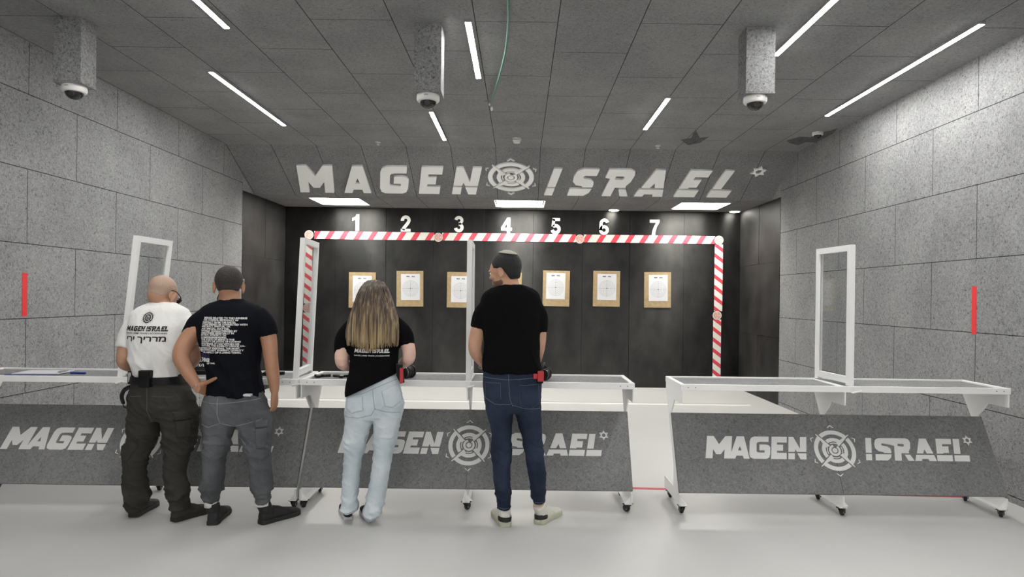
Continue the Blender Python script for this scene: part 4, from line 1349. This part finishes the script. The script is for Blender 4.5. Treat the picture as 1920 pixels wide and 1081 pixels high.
hs = [dict(wrist=at(374, 727, D - .11), s=1.15, d=(.30, .9, -.15), nrm=(.93, -.33, 0), side=-1, curl=.35, tdir=(.92, -.42, .32)),
      dict(wrist=at(515, 736, D + .02), d=(-.05, .12, -1), nrm=(-1, .1, 0), side=1, curl=.55)]
pb = body('man in a black t-shirt with white text block, hand on hip', D, torso, hips, legs, arms, hs, H, (A_(D, (434, 590, .03), (433, 568, .03), (431, 548, .05)), [.078, .066, .062]), M['skin_b'])
obj('hair', hair_cap(H, .005, short_hair(.015, -.052)), M['hair_dark'], pb, smooth=True)
beard(H, pb, M['hair_dark'])
glasses(pb, H, M['camwhite'], M['dome'], .030)
ts, bv = tee(pb, D, torso, [(A_(D, (392, 594, .02), (371, 610, .01), (356, 633, .0)), [.078, .070, .061]), (A_(D, (480, 594, .01), (497, 610, .0), (504, 629, .0)), [.078, .066, .055])],
             M['navytee'], .009, 5, lambda co: 0.5 + 1.4 * max(0, (1.2 - co.z) / .3))
LINES = [('BEINGS RELATED TO THE UNIVERSE', 397, 475), ('OR COSMOS, ESPECIALLY AS', 396, 461), ('DISTINCT FROM THE EARTH.', 395, 457), ('CONCERNED OR CONNECTED WITH', 394, 476), ('ABSTRACT, SPIRITUAL OR', 393, 448),
         ('ARTIFICIAL MATTER.', 393, 447), ('WORLD CHARACTERIZED BY', 392, 460), ('GREATNESS ESPECIALLY IN', 392, 454), ('EXTENT, INTENSITY, OR', 391.5, 441), ('COMPREHENSIVENESS.', 391.5, 442),
         ('THE STATE OF BEING IS THE', 391.5, 455), ('QUALITY OR STATE OF HAVING', 391.5, 465), ('EXISTENCE. IT HAS WITHIN HIS', 391.5, 463), ('NATURE, THE INABILITY HENCE CA-', 391.5, 472), ('PABLE OF EXISTING. THE MOST', 391.5, 464), ('SIGNIFICANT ELEMENT, QUALITY', 392, 470), ('OR ASPECT OF A LIVING THING.', 393, 466)]
ms = []
for i, (tx, xa, xb) in enumerate(LINES):
    t = text_mesh(tx, (xb - xa) * D / F, .0125, .05)
    o = at(xa, 596.2 + i * 3.92, D)
    for v in t.vertices: v.co = Vector((o.x + v.co.x, 0, o.z + v.co.y))
    ms.append(t)
obj('text_block_print', project(join_to_mesh(ms), bv, D - 1, .0025), M['print_white'], ts)
print_on(ts, bv, text_mesh('THE', 12.5 * D / F, .027, .06), 380, 656, D, M['print_white'], 'title_print', rot=-.05)
print_on(ts, bv, text_mesh('KING', 26 * D / F, .027, .06), 382, 667, D, M['print_navy'], 'title_print', rot=-.03)
print_on(ts, bv, text_mesh('THINGS', 20 * D / F, .026, .07), 387.5, 674.5, D, M['print_white'], 'title_print', rot=-.06)
print_on(ts, bv, text_mesh('OF TIME.', 17 * D / F, .010, .05), 402, 679.5, D, M['print_white'], 'title_print', rot=.06)
tr, bt = trousers(pb, D, hips, legs, M['greyjean'], .013, 23, lower(.52, .17, .55, 2.0))
seams(tr, bt, [[(424, 741), (425, 765), (427, 787)], [(386, 790), (404, 795), (427, 787), (450, 794), (500, 781)], [(446, 797), (456, 815), (470, 828)], [(386, 748), (424, 751), (497, 744)]], D, M['stitch_pale'], r=.0014)
patch(tr, bt, [(488, 783), (507, 783), (506, 797), (490, 795)], D, M['greyjean'], 'cargo_pocket', .012)
patch(tr, bt, [(490, 797), (506, 798), (503, 836), (491, 836)], D, M['greyjean'], 'cargo_pocket', .008)
patch(tr, bt, [(381, 793), (388, 785), (388, 838), (382, 838)], D, M['greyjean'], 'cargo_pocket', .012)
seams(tr, bt, [[(488, 783), (498, 790), (506, 797)], [(491, 800), (493, 818), (492, 836)]], D, M['stitch_pale'], 'pocket_edge', .0016)
sb = bmesh.new(); P = at(463, 741, D - .13); box(sb, P.x - .022, P.x + .024, P.y - .006, P.y + .03, P.z - .005, P.z + .008, .002); obj('shirt_tag', sb, M['paper'], pb)
for heel, toe, ank in (((397, 985), (419, 963), (397, 940, D + .06)), ((487, 983), (548, 965), (491, 938, D + .03))):
    a, b = floor_contact(heel, toe, .30)
    s_ = shoe(pb, a, b, M['boot'], M['sole'], at(*ank), cuff_r=.044, lace=M['boot'])
    q = at(*ank); sk = bmesh.new(); tube(sk, [q - Vector((0, 0, .03)), q + Vector((0, 0, .016))], .046, 18, 2, round_ends=False); obj('sock', sk, M['sock'], pb, smooth=True)
br = bmesh.new(); w = at(369, 722, D - .105)
tube(br, [w + Vector((.024 * math.cos(a), .034 * math.sin(a), .012 * math.cos(a))) for a in [k * PI / 8 for k in range(17)]], .0022, 6, 1); obj('bracelet', br, M['silver'], pb, smooth=True)

# ------------------------------------------------------------------ woman with long hair
D = 4.47
torso = [(582, 684, 716, .05, .05), (589, 669, 733, .05, .075), (598, 655, 746, .04, .09), (613, 651, 753, .03, .105), (635, 653, 751, .02, .11), (660, 656, 747, .01, .11), (690, 656, 745, 0, .118),
         (712, 652, 746, -.005, .128), (730, 649, 750, -.005, .138), (750, 649, 753, -.005, .145)]
hips = [(700, 664, 742, 0, .10), (720, 655, 750, 0, .112), (738, 651, 754, -.005, .126), (756, 649, 758, -.005, .133), (772, 648, 755, 0, .122), (784, 651, 750, 0, .090)]
legs = [[(760, 648, 704, 0, .118), (790, 647, 698, 0, .102), (806, 646.5, 693, 0, .088), (842, 645, 681, .0, .077), (875, 643.6, 676, .0, .072), (900, 642.5, 673, .01, .072), (927, 641.5, 671, .02, .078), (957, 640, 667, .02, .088)],
        [(760, 700, 757, 0, .118), (798, 702, 749, 0, .098), (836, 701.5, 738, 0, .080), (875, 698.5, 732, 0, .074), (900, 694, 727.5, 0, .073), (927, 688, 722.5, 0, .078), (950, 683.5, 717, .0, .085), (965, 683, 713, .0, .090)]]
H = head_matrix(at(702, 561, D + .06), .05, -.22, 0, 1.02)
arms = [(A_(D, (664, 608, .04), (645, 644, .01), (641, 678, -.02), (655, 686, .11), (672, 690, .25)), [.050, .047, .043, .036, .025]),
        (A_(D, (742, 608, .04), (762, 640, .01), (767, 668, -.02), (757, 680, .10), (741, 690, .25)), [.050, .046, .043, .036, .025])]
hs = [dict(wrist=at(674, 690, D + .26), d=(.5, .85, -.05), nrm=(.6, -.3, -.7), side=-1, curl=.7, s=.92), dict(wrist=at(739, 690, D + .26), d=(-.5, .85, -.05), nrm=(-.6, -.3, -.7), side=1, curl=.7, s=.92)]
pc = body('woman with long blond hair, black t-shirt and pale blue jeans', D, torso[:-2], hips, legs, arms, hs, H, (A_(D, (701, 606, .04), (701, 590, .04), (702, 572, .06)), [.062, .052, .050]), M['skin_c'])
bm = bmesh.new(); hloft(bm, torso, D)
for pts, rad in ((A_(D, (668, 606, .04), (646, 632, .02), (642, 664, .0)), [.060, .058, .055]), (A_(D, (738, 606, .04), (758, 626, .02), (763, 648, .0)), [.060, .056, .050])): tube(bm, pts, rad, 22, 5, round_ends=False)
me = fuse(bm, .007, 8)
displace(me, folds((7, 7, 6), .006, 31, lambda co: 0.4 + 1.6 * max(0, (1.12 - co.z) / .3)))
bm = bmesh.new(); bm.from_mesh(me)
pa_, pb_ = at(652, 742, D), at(744, 699, D); nrm = Vector((-(pb_.z - pa_.z), 0, pb_.x - pa_.x))
r = bmesh.ops.bisect_plane(bm, geom=bm.verts[:] + bm.edges[:] + bm.faces[:], plane_co=pa_, plane_no=nrm, clear_inner=True)
bmesh.ops.holes_fill(bm, edges=[e for e in bm.edges if e.is_boundary]); bm.to_mesh(me); bm.free()
bv = bvh_of(me)
ts = obj('t_shirt', me, M['blacktee'], pc, smooth=True)
print_on(ts, bv, fit(shirt_words(.03), 65 * D / F), 669.5, 658.5, D, M['print_white'], 'wordmark_print')
print_on(ts, bv, text_mesh('RANGE | ARMS TRADE | ACCESSORIES', 65 * D / F, .011, .03), 669.5, 665.5, D, M['print_white'], 'tagline_print')
tr, bt = trousers(pc, D, hips, legs, M['palejean'], .010, 41, lower(.52, .10, .6, 1.8), 'jeans')
patch(tr, bt, [(657, 741), (688, 737), (689, 763), (668, 769), (654, 762)], D, M['palejean'], 'back_pocket', .004)
patch(tr, bt, [(722, 728), (748, 716), (756, 748), (741, 759), (729, 755)], D, M['palejean'], 'back_pocket', .004)
seams(tr, bt, [[(657, 741), (654, 762), (668, 769), (689, 763), (688, 737)], [(722, 728), (729, 755), (741, 759), (756, 748), (748, 716)], [(706, 725), (708, 742), (711, 760), (703, 773)], [(656, 738), (688, 733), (712, 722), (748, 708)], [(711, 760), (730, 766), (753, 770)], [(703, 772), (680, 778), (650, 776)],
               [(641, 953), (654, 956), (667, 954)], [(684, 959), (700, 965), (713, 963)]], D, M['stitch_blue'], r=.0015)
for heel, toe, ank in (((653, 974), (645, 952), (652, 952, D + .02)), ((698, 978), (681, 955), (697, 960, D + .0))):
    a, b = floor_contact(heel, toe, .25)
    shoe(pc, a, b, M['boot'], M['paper'], at(*ank), cuff_r=.036, wide=.9, sole_h=.020)
# hair: an inner volume and several hundred locks lying over it
HR = [(525, 692, 712, .06, .03), (530, 684, 721, .055, .065), (540, 678, 727, .045, .095), (552, 672, 731, .035, .108), (566, 668, 735, .02, .115), (582, 662, 740, -.005, .112), (598, 656, 744, -.02, .105), (615, 652, 746, -.035, .095), (632, 650.5, 746.5, -.045, .085), (642, 652, 746, -.05, .078)]
bm = bmesh.new(); hloft(bm, HR, D, .965, 2.0, 3)
me = fuse(bm, .008, 3); displace(me, lambda co, n: .004 * math.sin(co.x * 260 + 3 * noise.noise(co * 6)))
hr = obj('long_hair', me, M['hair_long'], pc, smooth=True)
def hair_point(y, th, grow):
    i = max(k for k in range(len(HR)) if HR[k][0] <= y) if y >= HR[0][0] else 0
    j = min(i + 1, len(HR) - 1); t = 0 if i == j else (y - HR[i][0]) / (HR[j][0] - HR[i][0])
    r_ = [a + (b - a) * t for a, b in zip(HR[i], HR[j])]
    a, b = at(r_[1], y, D + r_[3]), at(r_[2], y, D + r_[3])
    return (a + b) / 2 + Vector(((b.x - a.x) / 2 * math.sin(th) * grow, -r_[4] * math.cos(th) * grow, 0))
bm = bmesh.new(); rng = random.Random(3)
for k in range(330):
    th = rng.uniform(-1.75, 1.75); g0 = rng.uniform(.955, 1.03)
    ye = 646 + 11 * math.exp(-(th / .5) ** 2) + rng.uniform(-7, 3)
    ys = rng.uniform(525.5, 534); sway = rng.uniform(-.05, .05); ph = rng.uniform(0, 6)
    pts = []
    for q in range(11):
        y = ys + (ye - ys) * q / 10
        t2 = th * (0.75 + .25 * min(1, q / 3)) + sway * q / 10 + .02 * math.sin(ph + q)
        pts.append(hair_point(min(y, 641.9), t2, g0 * (1 + .012 * math.sin(ph + q * .8))) - Vector((0, 0, max(0, y - 641.9) * D / F)))
    r0 = rng.uniform(.0035, .0065)
    tube(bm, pts, [r0 * .6] + [r0] * 7 + [r0 * .85, r0 * .6, r0 * .2], 6, 1, round_ends=False)
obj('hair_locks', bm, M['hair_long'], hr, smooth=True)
bm = bmesh.new(); P = at(750, 698, D - .06)
prism(bm, [P + Vector((-.028, 0, .055)), P + Vector((.012, 0, .050)), P + Vector((.026, 0, -.066)), P + Vector((.002, 0, -.072)), P + Vector((-.024, 0, -.02))], (0, .03, 0))
hp = obj('hip_holster', bm, M['leather'], pc)
bm = bmesh.new(); box(bm, P.x - .002, P.x + .022, P.y - .007, P.y - .001, P.z - .066, P.z + .03, .003); obj('red_strap', bm, M['redplastic'], hp, label='dark red strap on the holster')

# ------------------------------------------------------------------ man in the cap and blue jeans
D = 4.42
torso = [(533, 940, 978, .02, .055), (537, 930, 990, .02, .075), (543, 915, 1003, .02, .095), (553, 904, 1012, .015, .115), (575, 900, 1017, .01, .13), (605, 903, 1015, 0, .135), (640, 907, 1013, 0, .14),
         (670, 906, 1013, 0, .145), (688, 904, 1015, 0, .147), (697, 906, 1015, 0, .142)]
hips = [(686, 911, 1009, 0, .120), (698, 906, 1015, 0, .134), (720, 905, 1016, 0, .143), (739, 907, 1015, -.005, .147), (755, 909, 1014, 0, .14), (772, 915, 1012, 0, .098)]
legs = [[(745, 908, 966, 0, .128), (780, 914, 962, 0, .108), (798, 919, 960, 0, .088), (828, 923, 959, -.005, .080), (857, 922, 958, -.01, .079), (880, 924, 957, -.01, .077), (902, 926, 957, 0, .069), (925, 928, 958.5, .02, .061), (940, 930.5, 959, .03, .057), (954, 933, 958, .035, .052)],
        [(745, 960, 1014, 0, .128), (780, 967, 1015, 0, .108), (813, 977, 1016, 0, .087), (840, 983, 1018, 0, .081), (857, 986, 1021, -.005, .081), (885, 990, 1024, -.005, .078), (911, 994, 1024, .01, .070), (930, 996, 1024, .03, .061), (943, 998.5, 1023, .04, .056)]]
H = head_matrix(at(946, 508, D + .04), 1.18, -.18, -.05, 1.03)
arms = [(A_(D, (914, 584, .02), (897, 618, .0), (891, 654, -.02), (903, 675, .09), (918, 692, .23)), [.058, .049, .044, .038, .027]),
        (A_(D, (1004, 584, .02), (1011, 620, .01), (1010, 650, .02), (1005, 674, .12), (999, 691, .25)), [.056, .047, .042, .037, .027])]
hs = [dict(wrist=at(920, 693, D + .245), d=(.4, .88, -.1), nrm=(.3, -.2, -.9), side=-1, curl=.5), dict(wrist=at(998, 692, D + .265), d=(-.3, .9, -.1), nrm=(-.3, -.2, -.9), side=1, curl=.5)]
pd = body('man in a cream skullcap, black t-shirt and dark blue jeans', D, torso, hips, legs, arms, hs, H, (A_(D, (958, 560, .02), (957, 540, .025), (952, 522, .035)), [.076, .064, .060]), M['skin_d'])
obj('hair', hair_cap(H, .009, short_hair(.014, -.066, .062)), M['hair_black'], pd, smooth=True)
beard(H, pd, M['stubble'])
bm = bmesh.new(); rings = []
Hk = H @ Matrix.Translation((0, -.020, .026)) @ Matrix.Rotation(.30, 4, 'X')
for rad, k in ((.104, 0), (.1075, 1)):
    rr = []
    for i in range(9):
        a = math.radians(36) * (1 - i / 8) + .002
        rr.append([Hk @ Vector((rad * .86 * math.sin(a) * math.cos(t), rad * math.sin(a) * math.sin(t), rad * .98 * math.cos(a))) for t in [q * 2 * PI / 30 for q in range(30)]])
    rings.append(rr)
loft(bm, list(reversed(rings[0])) + rings[1])
obj('skullcap', bm, M['kippah'], pd, smooth=True, label='cream knitted skullcap')
ts, bv = tee(pd, D, torso, [(A_(D, (920, 575, .02), (905, 592, .01), (896, 616, .0)), [.072, .064, .053]), (A_(D, (998, 575, .02), (1010, 595, .01), (1011, 622, .0)), [.072, .062, .053])],
             M['blacktee'], .009, 8, lambda co: 0.4 + 1.3 * max(0, (1.2 - co.z) / .3))
tr, bt = trousers(pd, D, hips, legs, M['bluejean'], .009, 55, lower(.50, .14, .5, 1.7), 'jeans')
patch(tr, bt, [(911, 713), (939, 713), (940, 742), (930, 745), (912, 741)], D, M['bluejean'], 'back_pocket', .004)
patch(tr, bt, [(974, 717), (1009, 717), (1010, 750), (996, 760), (976, 752)], D, M['bluejean'], 'back_pocket', .004)
seams(tr, bt, [[(911, 713), (912, 741), (930, 745), (940, 742), (939, 713), (911, 713)], [(974, 717), (976, 752), (996, 760), (1010, 750), (1009, 717), (974, 717)], [(907, 704), (955, 707), (1012, 704)], [(954, 695), (955, 720), (957, 742), (962, 755)],
               [(908, 740), (930, 752), (958, 752)], [(962, 753), (985, 760), (1012, 762)], [(933, 950), (946, 952), (958, 950)], [(999, 939), (1010, 941), (1022, 939)]], D, M['stitch_dark'], r=.0014)
for heel, toe, ank in (((949, 988), (932, 962), (946, 952, D + .035)), ((1009, 983), (1042, 963), (1010, 945, D + .04))):
    a, b = floor_contact(heel, toe, .29)
    s_ = shoe(pd, a, b, M['cream'], M['creamsole'], at(*ank), cuff_r=.043, sole_h=.034, wide=1.08, lace=M['boot'])
    ax = (b - a).normalized(); lat = Vector((ax.y, -ax.x, 0)); hb = bmesh.new()
    loft(hb, [[a + ax * (.05 - .062 * math.cos(t)) + lat * (.040 * 1.08 * math.sin(t)) * f + Vector((0, 0, z)) for t in [q * PI / 10 - PI / 2 for q in range(11)]] for z, f in ((.034, 1.0), (.05, 1.06), (.066, .98))], cap=False)
    obj('heel_counter', hb, M['sole'], s_, smooth=True)
bm = bmesh.new(); P = at(1012, 702, D - .03)
box(bm, P.x - .020, P.x + .022, P.y - .06, P.y + .03, P.z - .05, P.z + .03, .006); hp = obj('hip_holster', bm, M['leather'], pd)
for dx, w, h in ((-.030, .014, .020), (.004, .020, .036)):
    bm = bmesh.new(); box(bm, P.x + dx - w, P.x + dx + w, P.y - .080, P.y - .058, P.z - h + .0, P.z + h - .006, .005); obj('red_buckle', bm, M['redplastic'], hp)
bm = bmesh.new(); w = at(906, 681, D + .12)
tube(bm, [w + Vector((.030 * math.cos(a), .016 * math.sin(a), .030 * math.sin(a) + .015 * math.cos(a))) for a in [k * PI / 8 for k in range(17)]], .0024, 6, 1); obj('bracelet', bm, M['silver'], pd, smooth=True)

# ================================================================== THINGS LYING ON THE TABLES
ZB = ZT - 0.012


def on_tray(px, py, z=ZB):
    return on_floor(px, py, z)


def pistol(px, py, ang, label, flip=1, k=.82):
    P = on_tray(px, py); t = thing('pistol', label, 'pistol', P, 'black pistols on the tables')
    def mk(bm):
        bmesh.ops.transform(bm, matrix=Matrix.Translation(P) @ Matrix.Rotation(ang, 4, 'Z') @ Matrix.Diagonal((flip * k, k, k * 1.15, 1)), verts=bm.verts); return bm
    bm = bmesh.new(); box(bm, -.090, .090, .012, .040, .001, .026, .003); obj('slide', mk(bm), M['gun'], t)
    bm = bmesh.new(); box(bm, -.070, .085, -.002, .012, .003, .024, .002); prism(bm, [(-.052, 0, .002), (-.012, 0, .002), (-.034, -.085, .002), (-.076, -.078, .002)], (0, 0, .024)); obj('grip_frame', mk(bm), M['black'], t)
    bm = bmesh.new(); tube(bm, [(-.012, 0, .013), (-.010, -.026, .013), (.018, -.028, .013), (.026, -.002, .013)], .0032, 8, 3); obj('trigger_guard', mk(bm), M['black'], t, smooth=True)
    bm = bmesh.new(); box(bm, .080, .086, .040, .044, .010, .016); box(bm, -.086, -.078, .040, .045, .007, .019); obj('sights', mk(bm), M['bolt'], t)


def ear_muffs(P, ang, label, mband=None):
    t = thing('ear_muffs', label, 'ear muffs', P)
    m4 = Matrix.Translation(P) @ Matrix.Rotation(ang, 4, 'Z')
    for s in (-1, 1):
        bm = bmesh.new()
        for k, (x0, x1, r) in enumerate(((0, .012, .036), (.012, .030, .040), (.030, .046, .032))):
            loft(bm, [ering(m4 @ Vector((s * (.020 + x), 0, .045)), m4.to_3x3() @ Vector((0, rr, 0)), Vector((0, 0, rr * 1.12)), 24, 2.4) for x, rr in ((x0, r * .96), (x0 + .002, r), (x1 - .002, r), (x1, r * .93))])
        c = obj('cup', bm, M['black'], t); shade_auto(c)
        bm = bmesh.new(); loft(bm, [ering(m4 @ Vector((s * x, 0, .045)), m4.to_3x3() @ Vector((0, rr, 0)), Vector((0, 0, rr * 1.12)), 24, 2.4) for x, rr in ((.004, .030), (.008, .036), (.018, .036), (.020, .034))])
        obj('cushion', bm, M['bracket'], c, smooth=True)
        bm = bmesh.new(); loft(bm, [ering(m4 @ Vector((s * x, 0, .045)), m4.to_3x3() @ Vector((0, rr, 0)), Vector((0, 0, rr * 1.12)), 24, 2.4) for x, rr in ((.048, .034), (.051, .0345), (.053, .030))])
        obj('cup_ring', bm, M['silver'], c, smooth=True)
    bm = bmesh.new(); tube(bm, [m4 @ Vector((s_ * .050 * math.cos(a) , .006, .055 + .062 * math.sin(a))) for a, s_ in [(k * PI / 12, 1) for k in range(13)]], .007, 10, 1, flat=1.8)
    obj('headband', bm, M['black'], t, smooth=True)


pistol(605, 706.5, .30, 'black pistol lying on the middle table, nearest its left end', 1, .64)
pistol(637, 707, -.2, "black pistol on the middle table beside the woman's elbow", -1, .64)
pistol(513, 702.5, .10, "black pistol on the left table behind the man's hanging arm")
ear_muffs(on_tray(765, 708), 1.2, "black ear muffs on the table at the woman's right side")
ear_muffs(on_tray(1022, 712), 1.35, "black ear muffs on the table right of the man in the cap")

# clipboard with sheets, blue pen case
P = on_tray(78, 699.5); t = thing('clipboard', 'blue clipboard with white sheets on the left table', 'clipboard', P)
m4 = Matrix.Translation(P) @ Matrix.Rotation(.10, 4, 'Z')
def mk(bm): bmesh.ops.transform(bm, matrix=m4, verts=bm.verts); return bm
bm = bmesh.new(); box(bm, -.185, .155, -.115, .115, 0.001, .005, .001); obj('board', mk(bm), M['blue'], t)
bm = bmesh.new(); box(bm, -.14, .17, -.11, .108, .0055, .012); obj('sheets', mk(bm), M['paper'], t)
bm = bmesh.new(); box(bm, .135, .160, -.05, .05, .012, .020, .003); obj('clip', mk(bm), M['bolt'], t)
P = on_tray(150, 701); t = thing('pen', 'blue pen on the left table beside the clipboard', 'pen', P)
m4 = Matrix.Translation(P + Vector((0, 0, .0085))) @ Matrix.Rotation(-.12, 4, 'Z')
bm = bmesh.new(); cyl(bm, (0, 0, 0), (1, 0, 0), .008, .085, 14); obj('barrel', mk(bm), M['blue'], t, smooth=False)
bm = bmesh.new(); cyl(bm, (-.058, 0, 0), (1, 0, 0), .0085, .030, 14); obj('cap', mk(bm), M['blue'], t)

# black lettered box and its tray behind the two men
P = on_tray(370, 701); t = thing('accessory_box', 'open black box with white lettering between the two men', 'box', P)
m4 = Matrix.Translation(P) @ Matrix.Rotation(.12, 4, 'Z')
bm = bmesh.new(); box(bm, -.065, .075, -.05, .07, .001, .030, .004); obj('base', mk(bm), M['black'], t)
bm = bmesh.new(); prism(bm, [(-.062, .045, .030), (-.062, .085, .125), (-.062, .092, .122), (-.062, .052, .028)], (.132, 0, 0)); lid = obj('lid', mk(bm), M['black'], t)
me = join_to_mesh([text_mesh('HI II', .060, .020, .03), text_mesh('II III', .060, .020, .03)])
n2 = len(me.vertices)
bm = bmesh.new()
for k, (tx, yy) in enumerate((('/I/II', .060), ('/I/II', .022))):
    q = text_mesh(tx, .070, .022, .03)
    for v in q.vertices: v.co = Vector((-.028 + v.co.x, v.co.y + yy, 0))
    bm.from_mesh(q)
q = bpy.data.meshes.new('q'); bm.to_mesh(q); bm.free()
place(q, Vector((0, .0435, .030)), (1, 0, 0), (0, .040, .095)); q.transform(m4); obj('lettering', q, M['print_white'], lid)
bm = bmesh.new(); box(bm, -.062, -.040, .055, .066, .085, .112, .002); obj('red_label', mk(bm), M['red'], lid)

# ear muffs hanging at the bald man's left hip
c0 = at(247, 738, 4.43); t = thing('hanging_ear_muffs', "black ear muffs hanging from the bald man's belt", 'ear muffs', at(238, 760, 4.43))
bm = bmesh.new(); tube(bm, [at(x, y, 4.43 + o) for x, y, o in ((256, 726, .03), (244, 725, .0), (233, 731, -.02), (228, 743, -.02), (231, 755, -.01))], .011, 12, 4, flat=2.0); obj('headband', bm, M['black'], t, smooth=True)
bm = bmesh.new(); tube(bm, [at(x, y, 4.43 + o) for x, y, o in ((231, 755, -.01), (232, 762, -.01), (238, 765, .0), (241, 772, .01), (243, 782, .02))], .0035, 8, 4); obj('cord', bm, M['black'], t, smooth=True)
bm = bmesh.new(); cyl(bm, at(247, 746, 4.50), (1, 0, 0), .036, .035, 24); shade_auto(obj('cup', bm, M['black'], t))

# old water stains by the small camera, part of the boards they mark
def on_ceiling(px, py):
    p = on_floor(px, py, ZC - 0.0006); return p
bm = bmesh.new(); bm.faces.new([bm.verts.new(on_ceiling(x, y)) for x, y in ((1474, 263), (1500, 256), (1520, 257), (1546, 247), (1572, 240), (1560, 252), (1534, 268), (1512, 266), (1496, 272), (1480, 268))])
structure('trim_8', bm, M['stain'])
bm = bmesh.new(); bm.faces.new([bm.verts.new(on_ceiling(x, y)) for x, y in ((1276, 262), (1296, 258), (1304, 242), (1312, 258), (1330, 256), (1312, 268), (1290, 272))])
structure('trim_9', bm, M['stain'])
